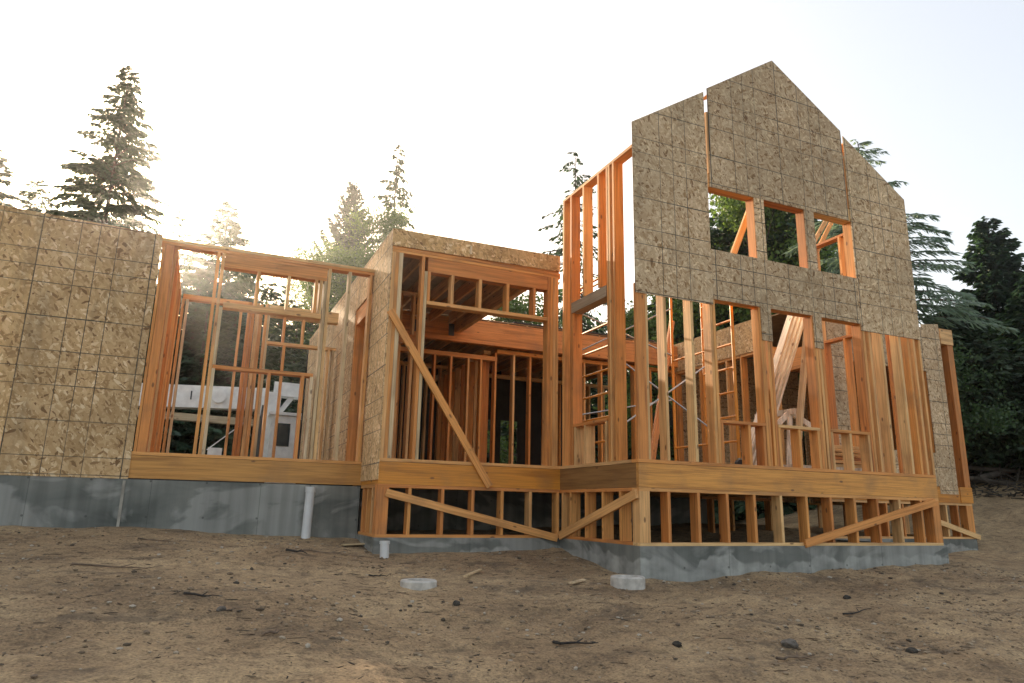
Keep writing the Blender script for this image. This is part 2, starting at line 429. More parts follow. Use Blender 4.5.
# --- crawl-space walls
cw = wall_base('cripple_wall', [(XD, XE, YE, YE + D, ZS, ZS + .034), (XD, XE, YE, YE + D, ZR0 - .04, ZR0 - .002)], WX)
stud(cw, XD, YE, ZS + .034, ZR0 - .04, w=.135)
for k in range(11):
    stud(cw, 4.83 + .407 * k - S, YE, ZS + .034, ZR0 - .04, 'cripple_stud')
stud(cw, XE - .14, YE, ZS + .034, ZR0 - .04, w=.14)
# inner crawl-space bearing wall seen between the studs
ci = wall_base('bearing_wall', [(7.5, XE, 9.4, 9.4 + D, ZR0 - .04, ZR0 - .002)], WX)
for k in range(4): stud(ci, 7.7 + .407 * k, 9.4, -.40, ZR0 - .04, 'cripple_stud')
cd = wall_base('cripple_wall', [(XD, XD + D, YE + D + .003, YC - .003, ZS, ZS + .034), (XD, XD + D, YE + D + .003, YC - .003, ZR0 - .04, ZR0 - .002)], WY)
for y in (8.38, 8.16, 7.76, 7.36, 6.97): stud(cd, XD, y, ZS + .034, ZR0 - .04, 'cripple_stud', 'y')
cc = wall_base('cripple_wall', [(XB, XD, YC, YC + D, ZS, ZS + .034), (XB, XD - .002, YC, YC + D, ZR0 - .04, ZR0 - .002)], WX)
stud(cc, XB, YC, ZS + .034, ZR0 - .04, w=.14)
for x in (2.35, 2.77, 3.17, 3.57, 3.97, 4.37): stud(cc, x, YC, ZS + .034, ZR0 - .04, 'cripple_stud')
cb = wall_base('cripple_wall', [(XB, XB + D, YC + D + .003, YA - .01, ZS, ZS + .034), (XB, XB + D, YC + D + .003, YA - .01, ZR0 - .04, ZR0 - .002)], WY)
for y in (8.72, 8.98, 9.25): stud(cb, XB, y, ZS + .034, ZR0 - .04, 'cripple_stud', 'y')
chh = wall_base('cripple_wall', [(XE, 12.93, 8.6, 8.74, ZS, ZS + .034), (XE, 12.93, 8.6, 8.74, ZR0 - .04, ZR0 - .002)], WX)
for x in (9.9, 10.3, 10.7, 11.1, 11.5, 11.9, 12.2, 12.5): stud(chh, x, 8.6, ZS + .034, ZR0 - .04, 'cripple_stud')
stud(chh, 12.76, 8.6, ZS + .034, ZR0 - .04, w=.17)
cr = wall_base('cripple_wall', [(12.79, 12.93, 8.75, 12.4, ZS, ZS + .034), (12.79, 12.93, 8.75, 12.4, ZR0 - .04, ZR0 - .002)], WY)
for k in range(5): stud(cr, 12.79, 9.2 + k * .7, ZS + .034, ZR0 - .04, 'cripple_stud', 'y')
def brace(a, b, w, side, mat, t=.036): return board_obj('brace', a, b, w, t, side, WX, house)
brace((6.75, YE - .02, -.345), (9.13, YE - .02, .195), .092, (0, 1, 0), WX)
brace((XD - .02, 8.42, -.34), (XD - .02, 6.62, .18), .10, (1, 0, 0), WY)
brace((2.07, YC - .02, .15), (4.37, YC - .02, -.37), .092, (0, 1, 0), WX)
brace((11.9, 8.58, -.07), (13.0, 8.58, -.345), .085, (0, 1, 0), WX)
brace((1.98, YC - .02, 2.40), (3.40, YC - .02, .26), .092, (0, 1, 0), WX)

# --- E: gable front, ground storey
ef = wall_base('framed_wall', [(XD, XE, YE, YE + D, ZF, ZP), (XD + .15, 5.55, YE, YE + D, 2.72, 2.76), (8.1, XE, YE, YE + D, 2.72, 2.76)], WX)
stud(ef, XD + .002, YE, ZP, 2.6, w=.135, d=S); stud(ef, 4.55, YE, ZP, 2.72)
for x in (4.81, 5.205): stud(ef, x, YE, ZP, 2.72)
stud(ef, 5.50, YE, ZP, 2.72); stud(ef, 5.542, YE, ZP, 2.55)
op1 = [(5.58, 6.27, 1.035), (6.47, 7.16, 1.035), (7.35, 8.05, 1.035)]
for a, b, z in op1:
    bar(ef, 'window_sill', a + .001, b - .001, YE - .006, YE + D, z, z + .036, WX)
    for x in (a + .42, b - .042, a + .002) if a < 6 else (a + .33, b - .042, a + .002):
        stud(ef, x, YE, ZP, z, 'cripple_stud')
    bar(ef, 'header', a - .03, b + .03, YE + .003, YE + D - .003, 2.56, 2.80, WX)
for x in (6.275, 6.315, 6.385, 6.43): stud(ef, x, YE, ZP, 2.55)
for x in (7.165, 7.205, 7.265, 7.308): stud(ef, x, YE, ZP, 2.55)
for x in (8.055, 8.098): stud(ef, x, YE, ZP, 2.6)
for x in (8.21, 8.44, 8.80, 8.97): stud(ef, x, YE, ZP, 2.72)
stud(ef, 9.085, YE, ZP, 2.72); stud(ef, 9.20, YE, ZP, 2.6)
# gable storey framing (mostly hidden behind the sheathing)
gf2 = wall_base('gable_frame', [(4.60, XE, YE, YE + D, 2.80, 2.84), (4.60, 5.54, YE, YE + D, 3.17, 3.205), (5.58, 8.07, YE, YE + D, 3.175, 3.21)], WX)
for x in (6.302, 7.182, 8.075, 8.12): stud(gf2, x, YE + .002, 2.84, 4.4)
for a, b in ((5.58, 6.30), (6.47, 7.18), (7.36, 8.07)):
    bar(gf2, 'header', a - .01, b + .01, YE + .003, YE + D, 4.06, 4.25, WX)
for x in (4.60, 4.90, 5.26, 5.50, 5.585 + .0, 6.343, 6.43, 7.225, 7.32, 8.5, 8.9, 9.19):
    roof = 4.69 + (x - 4.42) * .662 if x < 6.8 else 6.27 - (x - 6.8) * .668
    lo = 2.84
    top = roof - .12
    if x == 5.585: lo, top = 4.26, 5.14
    if x in (5.50,): top = 5.14
    stud(gf2, x, YE, lo, top)
for x in (5.98, 6.78, 7.58): stud(gf2, x, YE, 4.26, (4.69 + (x - 4.42) * .662 if x < 6.8 else 6.27 - (x - 6.8) * .668) - .12)
for x in (7.985, 8.025): stud(gf2, x, YE, 4.26, 5.14)
stud(gf2, 8.064, YE, 4.26, 5.05, w=.01)
for x in (5.98, 6.78, 7.58): stud(gf2, x, YE, 2.84, 3.17)
# rake plates
for a, b in (((4.62, 4.72), (5.53, 5.30)), ((5.66, 5.42), (6.80, 6.17)), ((6.80, 6.17), (7.96, 5.40)), ((8.1, 5.30), (9.2, 4.57))):
    MB().board((a[0], YE + .07, a[1]), (b[0], YE + .07, b[1]), S, D, (0, 1, 0)).build('rake_plate', WX, gf2)

YS = YE - .012
lp = panel(house, [(4.42, 2.48), (5.55, 2.48), (5.55, 3.21), (5.55, 5.14), (5.55, 5.42), (4.42, 4.69)], YS, .012, OSBX, (4.42, 2.5))
def ghole(outs, org): return panel(house, outs, YS, .012, OSBX, org)
ghole([(5.585, 4.065), (8.03, 4.065), (8.03, 5.47), (6.80, 6.27), (5.612, 5.49), (5.612, 4.6)], (5.62, 4.52))
bx = [(5.553, 2.555), (6.30, 2.555), (6.30, 2.12), (6.47, 2.12), (6.47, 2.555), (7.19, 2.555), (7.19, 2.12), (7.34, 2.12), (7.34, 2.555), (8.067, 2.555),
      (8.067, 3.21), (5.553, 3.21)]
ghole(bx, (5.62, 2.21))
ghole([(6.305, 3.213), (6.468, 3.213), (6.468, 4.062), (6.305, 4.062)], (5.62, 4.52))
ghole([(7.185, 3.213), (7.358, 3.213), (7.358, 4.062), (7.185, 4.062)], (5.62, 4.52))
ghole([(8.072, 2.46), (9.24, 2.46), (9.24, 4.63), (8.072, 5.40)], (8.10, 2.46))

# --- D: tall side wall of the gable block
dw = wall_base('framed_wall', [(XD, XD + D, YE + D + .003, YC + .13, ZF, ZP), (XD, XD + D, YE + .01, 8.41, 4.35, 4.388)], WY)
for y, z0, z1 in ((8.37, ZP, 4.35), (8.15, ZP, 4.35), (7.80, 2.77, 4.35), (7.40, 2.77, 4.35), (7.18, ZP, 4.35), (7.135, ZP, 4.35), (7.03, ZP, 4.35)):
    stud(dw, XD, y, z0, z1, 'stud', 'y')
stud(dw, XD + .001, 8.105, ZP, 2.60, 'stud', 'y')
bar(dw, 'header', XD - .012, XD + D, 7.225, 8.13, 2.60, 2.745, GY)
bar(dw, 'window_sill', XD, XD + D, 7.24, 8.10, 1.045, 1.083, WY)
for y in (8.04, 7.78, 7.26): stud(dw, XD, y, ZP, 1.045, 'cripple_stud', 'y')
stud(dw, XD, 6.64, ZP, 2.9, 'stud', 'y') if False else None

# --- C: front of the great room
cwf = wall_base('framed_wall', [(XB, XD, YC, YC + D, ZF, ZP), (XB, XD - .01, YC, YC + D, 3.235, 3.275), (XB, XD - .01, YC, YC + D, 3.197, 3.232)], WX)
stud(cwf, XB + .001, YC, ZP, 3.197, w=.045); stud(cwf, XB + .048, YC, ZP, 3.197, w=.045); stud(cwf, XB + .095, YC, ZP, 3.197, w=.05, mat=PZ)
stud(cwf, 2.415, YC, ZP, 3.0, mat=PZ); stud(cwf, 2.372, YC, ZP, 3.197)
bar(cwf, 'header', 2.455, 4.21, YC + .004, YC + D, 3.0, 3.195, WX)
bar(cwf, 'transom', 2.455, 4.21, YC - .004, YC + D, 2.555, 2.60, WX)
for x in (2.46, 2.785, 3.18, 3.585, 3.985): stud(cwf, x, YC, 2.60, 3.0, 'cripple_stud')
for x in (4.215, 4.257, 4.30, 4.342): stud(cwf, x, YC, ZP, 3.197)
panel(house, [(XB - .012, 3.28), (XD - .02, 3.30), (XD - .02, 3.53), (XB - .012, 3.51)], YC - .013, .013, OSBXn, (2, 3))
bar(house, 'roof_rim', XB, XD - .03, YC + .001, YC + .04, 3.28, 3.49, WX)
bar(house, 'block', 3.02, 3.05, YC - .03, YC - .014, 3.33, 3.45, PZ)

# --- B: strand board side of the great room
bwf = wall_base('framed_wall', [(XB, XB + D, YC + D + .005, 16.0, ZF, ZP), (XB, XB + D, YC + D + .005, 16.0, 3.24, 3.275)], WY)
for y in (8.75, 9.15, 9.5, 10.62, 10.66, 11.0, 11.4, 11.8, 12.2, 12.6, 13, 13.4, 13.8, 14.2, 14.6, 15.0, 15.4): stud(bwf, XB, y, ZP, 3.24, 'stud', 'y')
xs = XB - .013
def bp(o): return panel(house, o, xs, .012, OSBY, (8.47, .5), 1)
bp([(YC - .012, .30), (9.46, .30), (9.46, 3.52), (YC - .012, 3.51)])
bp([(9.462, 2.95), (10.66, 2.95), (10.66, 3.54), (9.462, 3.52)])
bp([(10.662, .52), (16.0, .52), (16.0, 3.62), (10.662, 3.54)])
bar(bwf, 'header', XB + .005, XB + D, 9.54, 10.62, 2.70, 2.94, WY)
# inside framing seen through the side opening
iw = wall_base('partition', [(XB + .2, XB + .9, 10.2, 10.34, 3.2, 3.24)], WX)
for x in (2.16, 2.20, 2.30, 2.55, 2.75): stud(iw, x, 10.2, ZF, 3.2)
bar(iw, 'ledger', 2.12, 2.9, 10.15, 10.19, 2.4, 2.55, WX)

# great room roof: rafters, deck, girder, beam
rf = wall_base('roof_deck', [(XB + .01, 4.10, YC + .02, YB + .1, 3.50, 3.52)], DECK)
bar(house, 'roof_deck', XB + .01, 9.2, YB + .15, 16.6, 3.50, 3.52, DECK)
for k in range(6): bar(rf, 'rafter', 2.12 + .36 * k, 2.158 + .36 * k, YC + .05, YB - .005, 3.30, 3.497, WY)
bar(rf, 'girder', 4.08, 4.17, YC + .05, YB - .005, 3.16, 3.497, WY)
bar(rf, 'girder', 4.172, 4.21, YC + .05, YB - .005, 3.20, 3.46, WY)
bar(rf, 'beam', XB + .15, XE - .1, YB, YB + .13, 2.99, 3.44, WX)
for k in range(17): bar(rf, 'joist', 2.3 + .41 * k, 2.338 + .41 * k, YB + .14, 16.3, 3.24, 3.49, WY)
mh = plain('hanger_steel', (.05, .06, .07), .6)
for x in (3.2, 3.93): bar(rf, 'joist_hanger', x, x + .1, YB - .03, YB - .006, 3.08, 3.3, mh)
# rough edge of roofing beyond the beam
bar(rf, 'roof_edge', 5.3, 8.6, YB + .13, YB + .9, 3.525, 3.55, plain('felt', (.05, .045, .045), .9))

# interior partitions under the great room roof
ip = wall_base('partition', [(XB + .15, 5.0, 12.2, 12.34, 2.74, 2.82), (XB + .15, 9.1, 12.2, 12.34, ZF, ZP), (5.0, 9.1, 12.2, 12.34, 2.9, 2.97)], WX)
for x in (2.4, 2.5, 2.9, 3.36, 3.74, 4.06, 4.40, 4.66): stud(ip, x, 12.2, ZP, 2.74)
for x in (4.955, 5.34, 5.69, 6.06, 6.5, 6.9, 7.3, 7.7, 8.1, 8.5, 8.9): stud(ip, x, 12.2, ZP, 2.9)
ip2 = wall_base('partition', [(4.8, 4.94, 12.4, 16, 2.9, 2.97)], WY)
for k in range(8): stud(ip2, 4.8, 12.45 + .4 * k, ZF, 2.9, 'stud', 'y')
ip3 = wall_base('partition', [(XB + .2, 4.8, 14.2, 14.34, 2.9, 2.97), (5.2, 9.0, 14.6, 14.74, 2.9, 2.97)], WX)
for x in (2.5, 2.9, 3.3, 3.6, 3.7, 3.8, 4.2, 4.5): stud(ip3, x, 14.2, ZF, 2.9)
for x in (7.2, 7.6, 8.0, 8.4, 8.8): stud(ip3, x, 14.6, ZF, 2.9)
# back wall with a door opening, coloured near black for the unlit interior
BY = 16.35; UNLIT = plain('unlit_interior_black', (.02, .02, .02), .9)
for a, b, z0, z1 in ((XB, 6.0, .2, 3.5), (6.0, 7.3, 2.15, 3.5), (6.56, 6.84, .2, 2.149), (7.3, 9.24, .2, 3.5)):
    panel(house, [(a, z0), (b, z0), (b, z1), (a, z1)], BY, .012, UNLIT, (2, .5), 0, 'interior_shade_panel')

# --- A: left wing
aw = wall_base('framed_wall', [(-.76, XB - .003, YA, YA + D, ZF, ZP), (-.76, XB - .015, YA, YA + D, 3.20, 3.24), (-.76, XB - .015, YA, YA + D, 3.155, 3.196)], WX)
for x in (-.04, -.1): stud(aw, x, YA, ZP, 3.155, mat=WZ)
stud(aw, .0, YA, ZP, 1.63, mat=PZ); stud(aw, .0, YA, 1.68, 2.43, mat=PZ)
bar(aw, 'header', .0, 1.31, YA + .002, YA + D, 2.97, 3.15, WX)
bar(aw, 'transom', .04, 1.27, YA - .003, YA + D, 2.43, 2.50, WX)
bar(aw, 'window_sill', .002, 1.235, YA - .003, YA + D, 1.632, 1.675, WX)
for x in (.41, .80, 1.16, 1.22): stud(aw, x, YA, 2.50, 2.97, 'cripple_stud')
for x in (.67, 1.09): stud(aw, x, YA, ZP, 1.632, 'cripple_stud')
stud(aw, 1.28, YA, ZP, 2.97, mat=PZ); stud(aw, 1.325, YA, ZP, 3.155); stud(aw, 1.20, YA, ZP, 1.632, mat=PZ)
stud(aw, 1.60, YA, ZP, 3.155, mat=PZ); stud(aw, 1.90, YA, ZP, 3.155)
# receding wall at the left of the opening
lw = wall_base('framed_wall', [(-.72, -.72 + D, YA + D + .003, 12.0, ZF, ZP), (-.72, -.72 + D, YA + D + .003, 12.0, 3.20, 3.24)], WY)
for y in (9.62, 10.0, 10.4, 10.8, 11.2, 11.6, 11.95): stud(lw, -.72, y, ZP, 3.20, 'stud', 'y')
stud(lw, -.74, YA + .002, ZP, 3.15, w=.03); stud(lw, -.705, YA + .002, ZP, 3.15, w=.1)
# back wall of the left wing
bw = wall_base('framed_wall', [(-.55, XB - .02, 12.01, 12.15, ZF, ZP), (-.55, .45, 12.01, 12.15, 3.16, 3.24)], WX)
for x in (-.56, -.5, .32): stud(bw, x, 12.01, ZP, 3.16, mat=PZ if x == -.5 else WZ)
for q, x in enumerate((.44, .502, .566, .628)): stud(bw, x, 12.01 + (.0, .05, .015, .06)[q], ZP, 3.24, w=.052)
for x in (.715, .757): stud(bw, x, 12.01, ZP, 3.24, mat=PZ if x > .74 else WZ)
bar(bw, 'header', .78, XB - .05, 12.012, 12.15, 3.05, 3.24, WX)
for x in (1.02, 1.33, 1.62): stud(bw, x, 12.01, 2.62, 3.05, 'cripple_stud')
bar(bw, 'transom', .78, XB - .05, 12.01, 12.15, 2.57, 2.618, WX)
for x in (1.05, 1.78, 1.86): stud(bw, x, 12.01, ZP, 2.57, mat=PZ if x > 1.8 else WZ)
# strand board wall, left
zt = 3.27
for a, b in ((-6.0, -4.43), (-4.43, -3.232), (-3.23, -2.032), (-2.03, -.752)):
    panel(house, [(a, .238), (b, .238), (b, zt + (-.785 - b) * .035), (a, zt + (-.785 - a) * .035)], YA - .012, .012, OSBL, (-2.03, .87))
lf = wall_base('framed_wall', [(-6, -.79, YA, YA + D, 3.18, 3.22), (-6, -.79, YA, YA + D, ZF, ZP)], WX)
for k in range(12): stud(lf, -5.9 + .42 * k, YA, ZP, 3.18)

# --- G: right side wall of the gable block
gw = wall_base('framed_wall', [(XE - D, XE, YE + D + .003, 12.4, ZF, ZP), (XE - D, XE, YE + D + .003, 9.3, 2.72, 2.76), (XE - D, XE, 9.3, 12.4, 2.85, 2.9)], WY)
for y in (7.0, 7.35, 7.75, 8.15, 8.5): stud(gw, XE - D, y, ZP, 2.72, 'stud', 'y')
for y in (9.3, 9.7, 10.1, 10.5, 10.9, 11.3, 11.7, 12.1): stud(gw, XE - D, y, ZP, 2.85, 'stud', 'y')
bar(gw, 'header', XE - D - .01, XE - .02, 8.53, 9.3, 2.40, 2.72, WY)
panel(house, [(9.3, 2.9), (12.4, 2.9), (12.4, 3.5), (9.3, 3.5)], XE - .16, .02, OSBYn, (9, 3), 1)
# low stud wall on the upper level at the right side
kw = wall_base('framed_wall', [(XE - D, XE, YE + D + .01, 8.3, 4.40, 4.438)], WY)
for y in (6.9, 7.3, 7.68, 8.22): stud(kw, XE - D, y, 2.76, 4.40, 'stud', 'y')
# --- H: block at the right rear
hw = wall_base('framed_wall', [(XE + .01, 12.58, 8.6, 8.74, ZF, ZP), (XE + .01, 12.6, 8.6, 8.74, 3.3, 3.38), (12.6, 12.95, 8.58, 8.74, 3.2, 3.5)], WX)
stud(hw, 12.80, 8.6, ZR1 + .031, 3.2, w=.15); stud(hw, 12.58, 8.63, ZF, 3.2)
for x in (9.3, 9.6, 10.13, 12.1, 12.3): stud(hw, x, 8.61, ZP, 3.3)
hY = 8.585
def hp(o): return panel(house, o, hY, .012, OSBX2, (9.66, .87))
hp([(9.32, .535), (10.17, .535), (10.17, 3.42), (9.32, 3.42)])
hp([(10.172, .535), (12.098, .535), (12.098, 1.12), (10.172, 1.12)])
hp([(10.172, 2.62), (12.098, 2.62), (12.098, 3.46), (10.172, 3.44)])
hp([(12.10, .40), (12.58, .40), (12.58, 3.58), (12.10, 3.52)])
hr = wall_base('framed_wall', [(12.81, 12.95, 8.75, 12.4, ZF, ZP), (12.81, 12.95, 8.75, 12.4, 3.3, 3.38)], WY)
for k in range(9): stud(hr, 12.81, 8.8 + .41 * k, ZP, 3.3, 'stud', 'y')
panel(house, [(8.75, .25), (12.4, .25), (12.4, 3.5), (8.75, 3.5)], 12.952, .012, OSBY, (8.75, .5), 1)
for a, b in ((9.3, 12.9),): panel(house, [(a, .25), (b, .25), (b, 3.5), (a, 3.5)], 12.4, .012, OSBX2, (9.3, .5))
bar(house, 'roof_deck', 9.3, 12.9, 8.8, 12.4, 3.52, 3.54, DECK)
KA, KB, KC, KD = ((9.012, 8.3, 4.262), (9.638, 8.3, 5.132), (9.168, 8.3, 4.234), (9.785, 8.3, 5.16))
# temporary kicker braces inside the gable
brace((6.25, 7.3, 2.92), (6.93, 7.3, 4.37), .09, (0, 1, 0), WX)
brace(KA, KB, .07, (0, 1, 0), PX)
brace(KC, KD, .07, (0, 1, 0), PX)
brace((5.15, 7.4, .6), (6.95, 9.3, 3.1), .09, (0, 1, 0), WX)

# ------------------------------------------------------------------ lumber and gear inside
PW = wood('sunlit_lumber', 2, [(.78, .66, .52), (.80, .70, .58), (.80, .72, .60)])  # sunlight put into the colour: wood whitened to look sunlit
PWX = wood('sunlit_lumber_long', 0, [(.78, .68, .55), (.80, .71, .58), (.80, .73, .62)])
for i, off in enumerate((0, .10, .20, .30)):
    o = board_obj('leaning_board', (6.93 + off * .8, 7.8, ZF + .05), (8.12 + off * .8, 7.8, 3.10), .034, .13, (0, 1, 0), PWX)
    tag(o, ['leaning plank nearest the scaffold, at the left edge of the bright slanting stack', 'second plank from the left in the bright slanting stack behind the middle opening',
            'third plank from the left in the bright slanting stack behind the middle opening', 'rightmost plank of the bright slanting stack behind the middle opening'][i], 'plank', 'planks leaning in a stack inside the house')
o = board_obj('leaning_stud', (7.66, 7.55, ZF + .02), (8.13, 7.55, 2.85), .05, .09, (0, 1, 0), PX)
tag(o, 'single long stud leaning upright just right of the slanting plank stack', 'stud')
# trestle
tr = empty('sawhorse', (8.1, 7.9, ZF), 'pale timber sawhorse with splayed legs standing on the floor behind the middle window opening', 'sawhorse')
for a, b in (((7.79, 7.7, 1.45), (7.60, 7.6, ZF)), ((7.79, 7.7, 1.45), (8.40, 7.65, 1.13)), ((7.79, 7.7, 1.45), (7.40, 7.65, 1.17)), ((7.81, 8.3, 1.45), (7.6, 8.45, ZF)), ((7.82, 8.3, 1.45), (8.3, 8.45, ZF))):
    MB().board(a, b, .08, .03, (0, 1, 0)).build('leg', PW, tr)
MB().board((7.80, 7.60, 1.45), (7.80, 8.40, 1.45), .08, .06, (1, 0, 0)).build('beam', PW, tr)
o = MB().box(7.3, 8.9, 7.25, 7.42, ZF + .001, ZF + .13).build('floor_plank', PW); tag(o, 'pale plank lying on the floor just behind the gable studs', 'plank')
for k in range(9):
    z = ZF + .002 + .055 * k
    o = MB().box(8.45 + rnd.uniform(-.05, .05), 9.05 + rnd.uniform(-.03, .03), 7.62 + rnd.uniform(-.03, .03), 7.85, z, z + .045).build('short_board', WX)
    tag(o, 'short board in the low lumber pile on the floor behind the right window opening', 'board', 'boards piled behind the right window opening')
# scaffold frames
YEL = plain('scaffold_paint', (.72, .27, .03), .45, 0, .12); GAL = plain('galvanised_tube', (.45, .47, .48), .35, .8, .1); BLK = plain('rubber', (.03, .03, .03), .7)
def scaffold_frame(x, y0, y1, mid, label, tiers):
    s = empty('scaffold', (x, (y0 + y1) / 2, ZF), label, 'scaffold', 'scaffold frames inside the house')
    ztop = ZF + .16 + 1.25 * tiers
    for y in [y0, y1]:
        MB().tube((x, y, ZF + .14), (x, y, ztop), .021).build('leg', YEL, s)
        c = MB().tube((x, y - .025, ZF + .062), (x, y + .025, ZF + .062), .06).build('caster', BLK, s)
        MB().tube((x, y, ZF + .06), (x, y, ZF + .18), .014).build('caster_stem', GAL, c)
    for ym in mid: MB().tube((x, ym, ZF + .35), (x, ym, ztop - .1), .014).build('inner_post', YEL, s)
    z = ZF + .35
    while z < ztop:
        near = abs(((z - ZF - .35) / 1.25) % 1) < .02
        MB().tube((x, y0, z), (x, y1 if near or not mid else mid[0], z), .015).build('rung', YEL, s)
        z += .3125
    MB().tube((x, y0, ztop - .05), (x, y1, ztop - .05), .017).build('top_bar', YEL, s)
    return s
scaffold_frame(6.1, 6.9, 8.18, [7.50], 'orange scaffold frame standing behind the gable studs, nearer the slanting planks', 2)
scaffold_frame(4.78, 7.62, 8.90, [], 'orange scaffold frame seen through the tall side window opening, left of the other', 2)
scaffold_frame(4.9 + .0, 8.92, 9.9, [], 'orange scaffold frame deepest in the house, half hidden behind the side wall studs', 1) if False else None
for a, b, lab in (((4.80, 7.66, 1.0), (6.08, 7.30, 1.95), 'silver cross brace rising to the right between the two scaffold frames'),
                  ((4.80, 7.64, 1.95), (6.08, 7.28, 1.0), 'silver cross brace falling to the right between the two scaffold frames'),
                  ((4.80, 8.88, 1.3), (6.08, 8.2, 1.55), 'nearly level silver tube linking the far legs of the scaffold frames'),
                  ((4.80, 8.85, 2.2), (6.08, 8.16, 2.9), 'upper silver brace rising to the right across the scaffold bay'),
                  ((4.80, 8.86, 2.9), (6.08, 8.17, 2.2), 'upper silver brace falling to the right across the scaffold bay')):
    tag(MB().tube(a, b, .011).build('scaffold_brace', GAL), lab, 'brace')

# ------------------------------------------------------------------ pipes, rings, debris on the ground
WHT = plain('white_plastic', (.62, .63, .62), .4, 0, .06)
def pipe(x, y, z0, z1, r, tilt, label):
    p = MB(); n = 24
    p.tube((0, 0, 0), (tilt, 0, z1 - z0), r, n=n); p.tube((tilt * .93, 0, (z1 - z0) * .93), (tilt, 0, z1 - z0 + .01), r * 1.15, n=n)
    o = p.build('drain_pipe', WHT, None, (0, 0, 0)); o.location = (x, y, z0)
    return tag(o, label, 'pipe')
pipe(1.30, 9.33, -.62, .20, .056, .015, 'tall white drain pipe standing against the grey foundation of the left wing')
pipe(2.06, 8.28, -.75, -.41, .052, -.01, 'short white drain pipe by the foundation corner under the diagonal brace')
CR = plain('cast_concrete', (.50, .47, .42), .85, 0, .15, 14)
def ring(x, y, r, h, label):
    bm = bmesh.new(); n = 72; prof = [(r, -.12), (r, h - .012), (r - .012, h), (r * .62, h), (r * .60, h - .02), (r * .6, h - .035), (0.0001, h - .03)]
    rows = []
    for q, (rr, z) in enumerate(prof):
        rows.append([bm.verts.new((rr * math.cos(2 * math.pi * i / n), rr * math.sin(2 * math.pi * i / n), z)) for i in range(n)])
    for a, b in zip(rows, rows[1:]):
        for i in range(n): bm.faces.new((a[i], a[(i + 1) % n], b[(i + 1) % n], b[i]))
    me = bpy.data.meshes.new('r'); bm.to_mesh(me); bm.free()
    me.polygons.foreach_set('use_smooth', [True] * len(me.polygons)); me.set_sharp_from_angle(angle=.5)
    o = link('concrete_pad', me, CR, None, (x, y, ground_d(x, y) + .012)); return tag(o, label, 'concrete pad')
ring(2.03, 6.78, .175, .04, 'flat round concrete pad half sunk in the dirt at left')
ring(4.10, 6.36, .175, .10, 'round concrete pad right beside the projecting foundation corner')

def blob(name, r, sc, mat, loc, seed, sub=2, tilt=(0, 0, 0)):
    bm = bmesh.new(); bmesh.ops.create_icosphere(bm, subdivisions=sub, radius=r)
    for v in bm.verts:
        k = 1 + .35 * noise.noise(v.co / r * 1.3 + Vector((seed, 0, 0))) + .12 * noise.noise(v.co / r * 4 + Vector((0, seed, 0)))
        v.co = Vector((v.co.x * sc[0], v.co.y * sc[1], v.co.z * sc[2])) * k
    me = bpy.data.meshes.new(name); bm.to_mesh(me); bm.free()
    o = link(name, me, mat, None, loc); o.rotation_euler = tilt; return o
ROCK = plain('field_stone', (.13, .11, .09), .9, 0, .3, 16)
DKC = plain('dark_clod', (.045, .038, .03), .95, 0, .3, 20)
for i, (x, y, r, lab, mt) in enumerate(((4.25, 4.36, .055, 'largest rounded brown stone in the right foreground dirt', ROCK), (2.13, 5.97, .035, 'small dark stone in the dirt below the left round concrete pad', DKC),
                      (3.35, 4.55, .03, 'small dark stone in the centre foreground near a charred stick', DKC), (6.1, 5.45, .035, 'dark stone on the slope in front of the long low brace', DKC),
                      (.25, 5.6, .03, 'pale stone in the left foreground dirt', ROCK), (5.1, 4.0, .035, 'dark clod near the lower right corner of the picture', DKC))):
    tag(blob('stone', r, (1.25, .9, .7), mt, (x, y, ground_d(x, y) + r * .3), i * 3.7, 3, (0, 0, i)), lab, 'stone')
STK = plain('dead_stick', (.16, .11, .075), .9, 0, .3, 12); CHR = plain('charred_stick', (.03, .024, .02), .9, 0, .3, 12); LTH = wood('offcut', 0, PALE_T)
def stick(x, y, ang, L, r, mat, label, name='stick', seed=0):
    pts = []; rr = random.Random(seed + 5)
    for i in range(7):
        t = i / 6 - .5; px = x + math.cos(ang) * L * t + rr.uniform(-.03, .03) * min(1, L * 2); py = y + math.sin(ang) * L * t + rr.uniform(-.03, .03) * min(1, L * 2)
        pts.append(Vector((px, py, ground_d(px, py) + r * .8 + rr.uniform(0, .012))))
    mb = MB()
    r *= .75
    for i in range(6): mb.tube(pts[i], pts[i + 1], r * (1 - .12 * i), r * (1 - .12 * (i + 1)), 7)
    mb.tube(pts[3], pts[3] + Vector((math.cos(ang + .7) * L * .22, math.sin(ang + .7) * L * .22, .02)), r * .6, r * .3, 6)
    return tag(mb.build(name, mat), label, 'stick')
stick(2.62, 4.78, -.35, .32, .016, CHR, 'charred curved stick in the centre foreground', seed=1)
stick(.12, 5.9, .15, .24, .014, CHR, 'dark forked stick lying in the left foreground', seed=2)
stick(-.28, 8.5, -.5, .5, .010, STK, 'thin twig lying by the foundation joint of the left wing', seed=3)
stick(-.55, 7.2, .05, .7, .012, STK, 'long thin stick lying in the dirt at far left', seed=4)
stick(1.5, 8.2, -.1, .8, .011, STK, 'long thin branch lying in front of the tall white pipe', seed=5)
stick(1.05, 8.1, -.3, .22, .02, CHR, 'short black stick left of the long thin branch', seed=6)
stick(4.1, 4.15, .1, .42, .014, STK, 'stick lying near the lower edge right of centre', seed=7)
stick(1.75, 7.2, -.4, .2, .012, CHR, 'short dark stick left of the round concrete pad', seed=8)
stick(5.6, 4.9, .2, .4, .012, CHR, 'dark stick across the right foreground slope', seed=9)
stick(.55, 5.05, .4, .16, .014, STK, 'stubby pale stick at the lower left', seed=10)
